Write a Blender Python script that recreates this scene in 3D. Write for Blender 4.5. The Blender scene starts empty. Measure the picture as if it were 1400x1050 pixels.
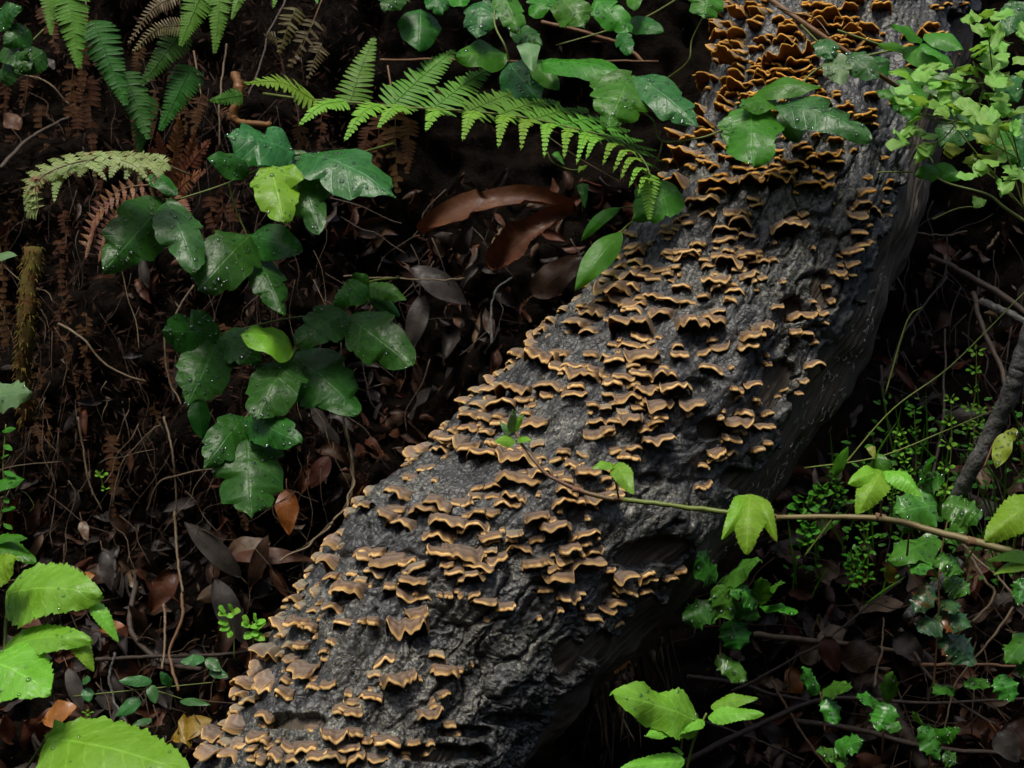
import bpy, math, random
import numpy as np
from mathutils import Vector

R = math.radians
random.seed(7)
rng = np.random.default_rng(11)
scene = bpy.context.scene
C = scene.collection

# ------------------------------------------------------------------ camera, light, exposure
PITCH = 6.7
CAM = np.array((0.0, 0.0, 1.0))
FPX = 1923.0                                   # focal length in photograph pixels (1400 wide)
cam_d = bpy.data.cameras.new('camera')
cam_d.sensor_width = 36.0
cam_d.lens = 36.0 * FPX / 1400.0
cam_d.clip_start = 0.02
cam_d.clip_end = 200.0
cam_d.dof.use_dof = True
cam_d.dof.focus_distance = 1.32
cam_d.dof.aperture_fstop = 18.0
cam = bpy.data.objects.new('camera', cam_d)
C.objects.link(cam)
cam.location = CAM
cam.rotation_euler = (R(90 - PITCH), 0, 0)
scene.camera = cam

SUN_EL, SUN_AZ = 71.0, -28.0                   # azimuth: degrees to the right of straight behind the camera
world = bpy.data.worlds.new('World')
scene.world = world
world.use_nodes = True
wn = world.node_tree
wn.nodes.clear()
sky = wn.nodes.new('ShaderNodeTexSky')
sky.sky_type = 'NISHITA'
sky.sun_disc = False
sky.sun_elevation = R(SUN_EL)
sky.air_density = 1.0
sky.dust_density = 4.0
sky.ozone_density = 0.6
bg = wn.nodes.new('ShaderNodeBackground')
bg.inputs['Strength'].default_value = 0.078
wo = wn.nodes.new('ShaderNodeOutputWorld')
wn.links.new(sky.outputs[0], bg.inputs['Color'])
wn.links.new(bg.outputs[0], wo.inputs['Surface'])

to_sun = Vector((math.sin(R(SUN_AZ)) * math.cos(R(SUN_EL)), -math.cos(R(SUN_AZ)) * math.cos(R(SUN_EL)), math.sin(R(SUN_EL))))
sky.sun_rotation = math.atan2(to_sun.x, to_sun.y)
sun_d = bpy.data.lights.new('sun', 'SUN')
sun_d.energy = 1.4
sun_d.angle = R(16)
sun_d.color = (1.0, 0.98, 0.88)
sun = bpy.data.objects.new('sun', sun_d)
C.objects.link(sun)
sun.rotation_euler = to_sun.to_track_quat('Z', 'Y').to_euler()

scene.view_settings.view_transform = 'Standard'
scene.view_settings.look = 'None'
scene.view_settings.exposure = 0.9
scene.view_settings.gamma = 1.0
scene.render.engine = 'CYCLES'
scene.cycles.use_denoising = True
scene.cycles.adaptive_threshold = 0.02
scene.cycles.max_bounces = 5
scene.cycles.diffuse_bounces = 2
scene.cycles.glossy_bounces = 1
scene.cycles.transmission_bounces = 4
scene.cycles.caustics_reflective = False
scene.cycles.caustics_refractive = False

# ------------------------------------------------------------------ geometry helpers
cp, sp = math.cos(R(PITCH)), math.sin(R(PITCH))
RIGHT = np.array((1.0, 0, 0))
FWD = np.array((0, cp, -sp))
UPC = np.array((0, sp, cp))
UP = np.array((0, 0, 1.0))


def P(px, py, d):
    """the place at depth d (metres) seen at photograph pixel px, py"""
    return CAM + d * (FWD + RIGHT * ((px - 700.0) / FPX) + UPC * ((525.0 - py) / FPX))


def pix(p):
    q = np.asarray(p) - CAM
    d = q @ FWD
    return 700 + FPX * (q @ RIGHT) / d, 525 - FPX * (q @ UPC) / d, d


def nrm(v):
    v = np.asarray(v, float)
    return v / (np.linalg.norm(v, axis=-1, keepdims=True) + 1e-12)


def mesh_obj(name, V, F, mat, parent=None, uv=None, smooth=True, org=None):
    """F: int array of quads (n,4) (a triangle repeats its last index) or list of faces"""
    V = np.asarray(V, np.float32)
    if org is not None:
        V = V - np.asarray(org, np.float32)
    me = bpy.data.meshes.new(name)
    F = np.asarray(F, np.int32)
    n, k = F.shape
    me.vertices.add(len(V))
    me.vertices.foreach_set('co', V.ravel())
    me.loops.add(n * k)
    me.loops.foreach_set('vertex_index', F.ravel())
    me.polygons.add(n)
    me.polygons.foreach_set('loop_start', np.arange(0, n * k, k, dtype=np.int32))
    me.polygons.foreach_set('loop_total', np.full(n, k, np.int32))
    if smooth:
        me.polygons.foreach_set('use_smooth', np.ones(n, bool))
    if uv is not None:
        l = me.uv_layers.new(name='UVMap')
        l.data.foreach_set('uv', np.asarray(uv, np.float32)[F.ravel()].ravel())
    me.update(calc_edges=True)
    me.validate()
    me.materials.append(mat)
    o = bpy.data.objects.new(name, me)
    C.objects.link(o)
    if parent is not None:
        o.parent = parent
    return o


def thing(name, loc, label, cat, group=None):
    o = bpy.data.objects.new(name, None)
    o.empty_display_size = 0.02
    C.objects.link(o)
    o.location = loc
    return tag(o, label, cat, group)


def tag(o, label, cat, group=None, kind=None):
    o['label'] = label
    if cat:
        o['category'] = cat
    if group:
        o['group'] = group
    if kind:
        o['kind'] = kind
    return o


def grid_faces(nr, nc, off=0):
    i = np.arange(nr - 1)[:, None] * nc + np.arange(nc - 1)[None, :]
    i = i.ravel() + off
    return np.stack([i, i + 1, i + nc + 1, i + nc], 1)


def spline(pts, n):
    """Catmull-Rom through pts (any dimension), n samples"""
    p = np.asarray(pts, float)
    if len(p) == 2:
        t = np.linspace(0, 1, n)[:, None]
        return p[0] * (1 - t) + p[1] * t
    p = np.vstack([2 * p[0] - p[1], p, 2 * p[-1] - p[-2]])
    m = len(p) - 3
    t = np.linspace(0, m - 1e-9, n)
    k = t.astype(int)
    f = (t - k)[:, None]
    a, b, c, d = p[k], p[k + 1], p[k + 2], p[k + 3]
    return 0.5 * (2 * b + (c - a) * f + (2 * a - 5 * b + 4 * c - d) * f ** 2 + (3 * b - a - 3 * c + d) * f ** 3)


def tube_arrays(pts, r0, r1, n=24, ns=7, knob=0.0, seed=0, wob=0.0):
    rg = np.random.default_rng(seed)
    c = spline(pts, n)
    if wob:
        w = rg.normal(0, 1, (n, 3))
        w = (w + np.roll(w, 1, 0) + np.roll(w, -1, 0)) / 3
        w[0] = w[-1] = 0
        c = c + w * wob
    T = nrm(np.gradient(c, axis=0))
    a = nrm(np.cross(T, np.array((0.31, 0.77, 0.55))))
    b = np.cross(T, a)
    r = np.linspace(r0, r1, n) * (1 + knob * rg.normal(0, 1, n))
    r = np.maximum(r, 0.0001)
    an = np.linspace(0, 2 * math.pi, ns, endpoint=False)
    V = c[:, None] + r[:, None, None] * (np.cos(an)[None, :, None] * a[:, None] + np.sin(an)[None, :, None] * b[:, None])
    V = V.reshape(-1, 3)
    F = []
    i = np.arange(n - 1)[:, None] * ns + np.arange(ns)[None]
    j = np.arange(n - 1)[:, None] * ns + (np.arange(ns)[None] + 1) % ns
    F = np.stack([i, j, j + ns, i + ns], -1).reshape(-1, 4)
    e0, e1 = len(V), len(V) + 1
    V = np.vstack([V, c[0], c[-1]])
    k = np.arange(ns)
    k2 = (k + 1) % ns
    F = np.vstack([F, np.stack([k2, k, np.full(ns, e0), np.full(ns, e0)], 1)[:, [0, 1, 2, 2]] * 1,
                   np.stack([(n - 1) * ns + k, (n - 1) * ns + k2, np.full(ns, e1), np.full(ns, e1)], 1)])
    uv = np.zeros((len(V), 2))
    uv[:n * ns, 1] = np.repeat(np.linspace(0, 1, n), ns)
    uv[:n * ns, 0] = np.tile(np.linspace(0, 1, ns), n)
    return V, F, uv


def quads_fix(F):
    """split degenerate quads out: everything becomes triangles"""
    F = np.asarray(F)
    t = np.vstack([F[:, [0, 1, 2]], F[F[:, 2] != F[:, 3]][:, [0, 2, 3]]])
    return t


class Bag:
    """collects several pieces into one mesh"""
    def __init__(s):
        s.V, s.F, s.U, s.n = [], [], [], 0

    def add(s, V, F, uv=None):
        s.V.append(np.asarray(V, float))
        s.F.append(quads_fix(F) + s.n)
        s.U.append(np.zeros((len(V), 2)) if uv is None else np.asarray(uv))
        s.n += len(V)

    def build(s, name, mat, parent=None, org=None, smooth=True):
        return mesh_obj(name, np.vstack(s.V), np.vstack(s.F), mat, parent, np.vstack(s.U), smooth, org)


def tube(name, pts, r0, r1, mat, parent=None, org=None, **k):
    V, F, uv = tube_arrays(pts, r0, r1, **k)
    return mesh_obj(name, V, quads_fix(F), mat, parent, uv, True, org)


# ------------------------------------------------------------------ noise (numpy)
def _h(ix, iy, iz, seed):
    h = (ix.astype(np.int64) * 374761393 + iy.astype(np.int64) * 668265263 + iz.astype(np.int64) * 2147483647 + seed * 974634777) & 0xffffffff
    h = ((h ^ (h >> 13)) * 1274126177) & 0xffffffff
    h = ((h ^ (h >> 16)) * 2246822519) & 0xffffffff
    return ((h ^ (h >> 15)) & 0xffffff) / float(0xffffff)


def vnoise(p, seed=0):
    p = np.asarray(p, float)
    i = np.floor(p).astype(np.int64)
    f = p - i
    f = f * f * f * (f * (f * 6 - 15) + 10)
    r = 0
    for a in (0, 1):
        wa = f[:, 0] if a else 1 - f[:, 0]
        for b in (0, 1):
            wb = f[:, 1] if b else 1 - f[:, 1]
            for c in (0, 1):
                wc = f[:, 2] if c else 1 - f[:, 2]
                r = r + wa * wb * wc * _h(i[:, 0] + a, i[:, 1] + b, i[:, 2] + c, seed)
    return r * 2 - 1


def fbm(p, o=4, seed=0, gain=0.5):
    r, a = 0, 1.0
    p = np.asarray(p, float)
    for k in range(o):
        r = r + a * vnoise(p * 2 ** k + 17.3 * k, seed + k)
        a *= gain
    return r


def worley(x, y, seed=0):
    """distance to the nearest cell border in the plane, plus a random value of the cell"""
    ix, iy = np.floor(x).astype(np.int64), np.floor(y).astype(np.int64)
    f1 = np.full(x.shape, 9.0)
    f2 = np.full(x.shape, 9.0)
    cid = np.zeros(x.shape)
    z = np.zeros_like(ix)
    for a in (-1, 0, 1):
        for b in (-1, 0, 1):
            cx, cy = ix + a, iy + b
            d = np.hypot(cx + _h(cx, cy, z, seed) - x, cy + _h(cx, cy, z + 5, seed) - y)
            cl = d < f1
            f2 = np.where(cl, f1, np.minimum(f2, d))
            cid = np.where(cl, _h(cx, cy, z + 9, seed), cid)
            f1 = np.where(cl, d, f1)
    return f2 - f1, cid


# ------------------------------------------------------------------ materials
class Mat:
    def __init__(s, name):
        s.m = bpy.data.materials.new(name)
        s.m.use_nodes = True
        s.t = s.m.node_tree
        s.t.nodes.clear()
        s.out = s.n('ShaderNodeOutputMaterial')
        s.b = s.n('ShaderNodeBsdfPrincipled')
        s.l(s.b.outputs[0], s.out.inputs['Surface'])

    def n(s, t, **k):
        x = s.t.nodes.new(t)
        for a, v in k.items():
            setattr(x, a, v)
        return x

    def l(s, a, b):
        s.t.links.new(a, b)

    def val(s, i, v):
        s.b.inputs[i].default_value = v

    def noise(s, scale, detail=4, rough=0.6, vec=None, dist=0.0):
        x = s.n('ShaderNodeTexNoise')
        x.inputs['Scale'].default_value = scale
        x.inputs['Detail'].default_value = detail
        x.inputs['Roughness'].default_value = rough
        x.inputs['Distortion'].default_value = dist
        if vec is None:
            vec = s.coord()
        s.l(vec, x.inputs['Vector'])
        return x.outputs['Fac']

    def coord(s, what='Object'):
        if not hasattr(s, '_c'):
            s._c = s.n('ShaderNodeTexCoord')
        return s._c.outputs[what]

    def world(s):
        if not hasattr(s, '_g'):
            s._g = s.n('ShaderNodeNewGeometry')
        return s._g.outputs['Position']

    def ramp(s, fac, stops, interp='LINEAR'):
        x = s.n('ShaderNodeValToRGB')
        e = x.color_ramp
        e.interpolation = interp
        while len(e.elements) < len(stops):
            e.elements.new(0.5)
        for el, (p, c) in zip(e.elements, stops):
            el.position = p
            el.color = (*c, 1) if len(c) == 3 else c
        s.l(fac, x.inputs['Fac'])
        return x.outputs['Color']

    def math(s, op, a, b=None, c=None, clamp=False):
        x = s.n('ShaderNodeMath', operation=op, use_clamp=clamp)
        for i, v in enumerate((a, b, c)):
            if v is None:
                continue
            if isinstance(v, (int, float)):
                x.inputs[i].default_value = v
            else:
                s.l(v, x.inputs[i])
        return x.outputs[0]

    def mix(s, fac, a, b, blend='MIX'):
        x = s.n('ShaderNodeMix', data_type='RGBA', blend_type=blend)
        for k, v in ((0, fac), (6, a), (7, b)):
            if isinstance(v, (int, float)):
                x.inputs[k].default_value = v
            elif isinstance(v, (tuple, list)):
                x.inputs[k].default_value = (*v, 1)
            else:
                s.l(v, x.inputs[k])
        return x.outputs[2]

    def bump(s, h, strength=0.5, dist=0.002, prev=None):
        x = s.n('ShaderNodeBump')
        x.inputs['Strength'].default_value = strength
        x.inputs['Distance'].default_value = dist
        s.l(h, x.inputs['Height'])
        if prev is not None:
            s.l(prev, x.inputs['Normal'])
        return x.outputs[0]

    def rnd(s):
        x = s.n('ShaderNodeObjectInfo')
        return x.outputs['Random']


def mat_bark():
    m = Mat('wet_bark')
    w = m.world()
    big = m.noise(14, 5, 0.65, w)
    mid = m.noise(70, 6, 0.7, w, 0.4)
    fine = m.noise(420, 4, 0.75, w)
    col = m.ramp(mid, [(0.28, (0.010, 0.010, 0.010)), (0.45, (0.028, 0.028, 0.028)), (0.57, (0.060, 0.061, 0.061)), (0.72, (0.13, 0.132, 0.13))])
    col = m.mix(m.math('MULTIPLY', m.ramp(big, [(0.45, (0, 0, 0)), (0.7, (1, 1, 1))]), 0.5), col, (0.05, 0.047, 0.040))
    # pale crusty lichen flecks in patches
    lich = m.noise(9, 4, 0.6, w, 0.5)
    fleck = m.noise(300, 3, 0.8, w)
    lm = m.math('MULTIPLY', m.ramp(lich, [(0.50, (0, 0, 0)), (0.60, (1, 1, 1))]), m.ramp(fleck, [(0.5, (0, 0, 0)), (0.62, (1, 1, 1))]))
    col = m.mix(m.math('MULTIPLY', lm, 0.85), col, (0.26, 0.25, 0.18))
    spots = m.n('ShaderNodeTexVoronoi')
    spots.inputs['Scale'].default_value = 120
    m.l(w, spots.inputs['Vector'])
    sm = m.math('LESS_THAN', spots.outputs['Distance'], 0.085)
    sm = m.math('MULTIPLY', sm, m.math('GREATER_THAN', m.noise(22, 2, 0.5, w), 0.58))
    col = m.mix(sm, col, (0.34, 0.33, 0.24))
    m.l(col, m.b.inputs['Base Color'])
    m.l(m.ramp(mid, [(0.3, (0.26,) * 3), (0.7, (0.5,) * 3)]), m.b.inputs['Roughness'])
    m.val('Specular IOR Level', 0.55)
    vor = m.n('ShaderNodeTexVoronoi', feature='DISTANCE_TO_EDGE')
    vor.inputs['Scale'].default_value = 130
    wv = m.n('ShaderNodeVectorMath', operation='ADD')
    nz = m.n('ShaderNodeTexNoise')
    nz.inputs['Scale'].default_value = 90
    m.l(w, nz.inputs['Vector'])
    sc = m.n('ShaderNodeVectorMath', operation='SCALE')
    sc.inputs['Scale'].default_value = 0.012
    m.l(nz.outputs['Color'], sc.inputs[0])
    m.l(w, wv.inputs[0])
    m.l(sc.outputs[0], wv.inputs[1])
    m.l(wv.outputs[0], vor.inputs['Vector'])
    crack = m.ramp(vor.outputs['Distance'], [(0.0, (0, 0, 0)), (0.07, (1, 1, 1))])
    b1 = m.bump(crack, 0.6, 0.0011)
    b2 = m.bump(mid, 0.5, 0.0026, b1)
    b3 = m.bump(fine, 0.5, 0.0008, b2)
    m.l(b3, m.b.inputs['Normal'])
    return m.m


def mat_wood():
    m = Mat('rotten_wood')
    u = m.n('ShaderNodeUVMap')
    mp = m.n('ShaderNodeMapping')
    mp.inputs['Scale'].default_value = (420, 22, 1)
    m.l(u.outputs[0], mp.inputs['Vector'])
    st = m.noise(1.0, 5, 0.7, mp.outputs[0], 0.6)
    w = m.world()
    pt = m.noise(22, 4, 0.6, w)
    col = m.ramp(st, [(0.3, (0.024, 0.017, 0.011)), (0.5, (0.085, 0.062, 0.038)), (0.66, (0.16, 0.115, 0.068)), (0.8, (0.30, 0.22, 0.13))])
    col = m.mix(m.ramp(pt, [(0.45, (0, 0, 0)), (0.65, (0.6,) * 3)]), col, (0.055, 0.046, 0.035))
    m.l(col, m.b.inputs['Base Color'])
    m.val('Roughness', 0.6)
    b = m.bump(st, 0.8, 0.003)
    b = m.bump(m.noise(260, 4, 0.7, w), 0.5, 0.001, b)
    m.l(b, m.b.inputs['Normal'])
    return m.m


def mat_cap(name, dull=False, pale=False):
    m = Mat(name)
    u = m.n('ShaderNodeUVMap')
    s = m.n('ShaderNodeSeparateXYZ')
    m.l(u.outputs[0], s.inputs[0])
    w = m.world()
    rr = m.math('ADD', s.outputs[1], m.math('MULTIPLY', m.math('SUBTRACT', m.noise(110, 3, 0.6, w), 0.5), 0.22))
    rnd = m.rnd()
    if dull:
        col = m.ramp(rr, [(0.0, (0.13, 0.125, 0.085)), (0.3, (0.22, 0.20, 0.145)), (0.5, (0.17, 0.15, 0.10)), (0.65, (0.25, 0.22, 0.155)), (0.85, (0.24, 0.18, 0.12)), (1.0, (0.32, 0.22, 0.13))])
    elif pale:
        col = m.ramp(rr, [(0.0, (0.14, 0.13, 0.105)), (0.25, (0.23, 0.195, 0.155)), (0.4, (0.17, 0.125, 0.095)), (0.55, (0.27, 0.205, 0.155)), (0.7, (0.20, 0.13, 0.092)), (0.85, (0.28, 0.185, 0.12)), (1.0, (0.45, 0.27, 0.11))])
    else:
        col = m.ramp(rr, [(0.0, (0.10, 0.090, 0.070)), (0.22, (0.18, 0.15, 0.118)), (0.36, (0.09, 0.064, 0.046)), (0.48, (0.20, 0.148, 0.108)), (0.60, (0.092, 0.056, 0.038)), (0.72, (0.21, 0.145, 0.10)), (0.87, (0.14, 0.082, 0.046)), (1.0, (0.50, 0.29, 0.10))])
    col = m.mix(m.math('MULTIPLY', m.ramp(rnd, [(0.3, (0, 0, 0)), (1.0, (1, 1, 1))]), 0.0 if pale else 0.4), col, (0.15, 0.12, 0.10))
    col = m.mix(m.ramp(m.noise(60, 4, 0.7, w), [(0.5, (0, 0, 0)), (0.75, (0.45,) * 3)]), col, (0.17, 0.15, 0.11))
    m.l(col, m.b.inputs['Base Color'])
    m.val('Roughness', 0.75)
    m.val('Specular IOR Level', 0.25)
    wv = m.math('SINE', m.math('MULTIPLY', rr, 34.0))
    b = m.bump(wv, 0.25, 0.0006)
    b = m.bump(m.noise(500, 3, 0.7, w), 0.45, 0.0006, b)
    m.l(b, m.b.inputs['Normal'])
    return m.m


def mat_simple(name, c0, c1, scale=200, rough=0.7, bump=0.3, bd=0.0006, spec=0.3, sss=0.0):
    m = Mat(name)
    w = m.world()
    n = m.noise(scale, 4, 0.65, w)
    col = m.mix(m.ramp(n, [(0.3, (0, 0, 0)), (0.7, (1, 1, 1))]), c0, c1)
    rnd = m.rnd()
    hsv = m.n('ShaderNodeHueSaturation')
    m.l(col, hsv.inputs['Color'])
    m.l(m.math('ADD', m.math('MULTIPLY', rnd, 0.5), 0.75), hsv.inputs['Value'])
    m.l(hsv.outputs[0], m.b.inputs['Base Color'])
    m.val('Roughness', rough)
    m.val('Specular IOR Level', spec)
    m.l(m.bump(n, bump, bd), m.b.inputs['Normal'])
    return m.m


def mat_leaf(name, c0, c1, rough=0.34, vein=0.35, nv=7.0, trans=0.25, spec=0.5, blotch=None, tcol=None):
    m = Mat(name)
    u = m.n('ShaderNodeUVMap')
    s = m.n('ShaderNodeSeparateXYZ')
    m.l(u.outputs[0], s.inputs[0])
    au = m.math('ABSOLUTE', m.math('SUBTRACT', s.outputs[0], 0.5))
    au2 = m.math('MULTIPLY', au, 2.0)
    ph = m.math('FRACT', m.math('SUBTRACT', m.math('MULTIPLY', s.outputs[1], nv), m.math('MULTIPLY', au2, 1.5)))
    dist = m.math('ABSOLUTE', m.math('SUBTRACT', ph, 0.5))
    side = m.ramp(dist, [(0.0, (1, 1, 1)), (0.07, (0, 0, 0))])
    mid = m.ramp(au2, [(0.0, (1, 1, 1)), (0.05, (0, 0, 0))])
    v = m.math('MAXIMUM', m.math('MULTIPLY', side, 0.6), mid)
    w = m.world()
    n = m.noise(55, 5, 0.65, w)
    col = m.mix(m.ramp(n, [(0.32, (0, 0, 0)), (0.68, (1, 1, 1))]), c0, c1)
    lite = tuple(min(1, x * 1.7 + 0.015) for x in c1)
    col = m.mix(m.math('MULTIPLY', v, vein), col, lite)
    if blotch:
        col = m.mix(m.ramp(m.noise(38, 4, 0.7, w, 0.8), [(0.56, (0, 0, 0)), (0.62, (1, 1, 1))]), col, blotch)
    hsv = m.n('ShaderNodeHueSaturation')
    m.l(col, hsv.inputs['Color'])
    rnd = m.rnd()
    m.l(m.math('ADD', m.math('MULTIPLY', rnd, 0.4), 0.8), hsv.inputs['Value'])
    m.l(m.math('ADD', m.math('MULTIPLY', rnd, 0.03), 0.485), hsv.inputs['Hue'])
    col = hsv.outputs[0]
    m.l(col, m.b.inputs['Base Color'])
    m.l(m.ramp(m.noise(120, 3, 0.6, w), [(0.35, (rough * 0.75,) * 3), (0.7, (min(1, rough * 1.5),) * 3)]), m.b.inputs['Roughness'])
    m.val('Specular IOR Level', spec)
    cell = m.noise(600, 2, 0.6, w)
    b = m.bump(m.math('SUBTRACT', 1.0, v), 0.35, 0.0007)
    b = m.bump(m.noise(150, 4, 0.65, w), 0.4, 0.0018, b)
    b = m.bump(cell, 0.12, 0.0004, b)
    m.l(b, m.b.inputs['Normal'])
    if trans > 0:
        tr = m.n('ShaderNodeBsdfTranslucent')
        tc = m.mix(0.5, col, tcol or (min(1, c1[0] * 2.2), min(1, c1[1] * 1.7), c1[2] * 0.6))
        m.l(tc, tr.inputs['Color'])
        ms = m.n('ShaderNodeMixShader')
        ms.inputs[0].default_value = trans
        m.l(m.b.outputs[0], ms.inputs[1])
        m.l(tr.outputs[0], ms.inputs[2])
        m.l(ms.outputs[0], m.out.inputs['Surface'])
    return m.m


def mat_ground():
    m = Mat('wet_humus')
    w = m.world()
    n1 = m.noise(18, 6, 0.7, w, 0.3)
    n2 = m.noise(160, 5, 0.75, w)
    col = m.ramp(n1, [(0.3, (0.003, 0.0026, 0.002)), (0.55, (0.008, 0.006, 0.0045)), (0.75, (0.018, 0.011, 0.007))])
    col = m.mix(m.ramp(n2, [(0.55, (0, 0, 0)), (0.72, (0.7,) * 3)]), col, (0.032, 0.019, 0.011))
    m.l(col, m.b.inputs['Base Color'])
    m.val('Roughness', 0.9)
    m.val('Specular IOR Level', 0.03)
    b = m.bump(n1, 0.8, 0.02)
    b = m.bump(n2, 0.9, 0.006, b)
    m.l(b, m.b.inputs['Normal'])
    return m.m


def mat_drop():
    m = Mat('water')
    g = m.n('ShaderNodeBsdfGlossy')
    g.inputs['Roughness'].default_value = 0.04
    t = m.n('ShaderNodeBsdfTransparent')
    t.inputs['Color'].default_value = (0.74, 0.82, 0.74, 1)
    f = m.n('ShaderNodeFresnel')
    f.inputs['IOR'].default_value = 1.45
    x = m.n('ShaderNodeMixShader')
    m.l(m.math('ADD', m.math('MULTIPLY', f.outputs[0], 1.4), 0.08, clamp=True), x.inputs[0])
    m.l(t.outputs[0], x.inputs[1])
    m.l(g.outputs[0], x.inputs[2])
    m.l(x.outputs[0], m.out.inputs['Surface'])
    return m.m


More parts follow.
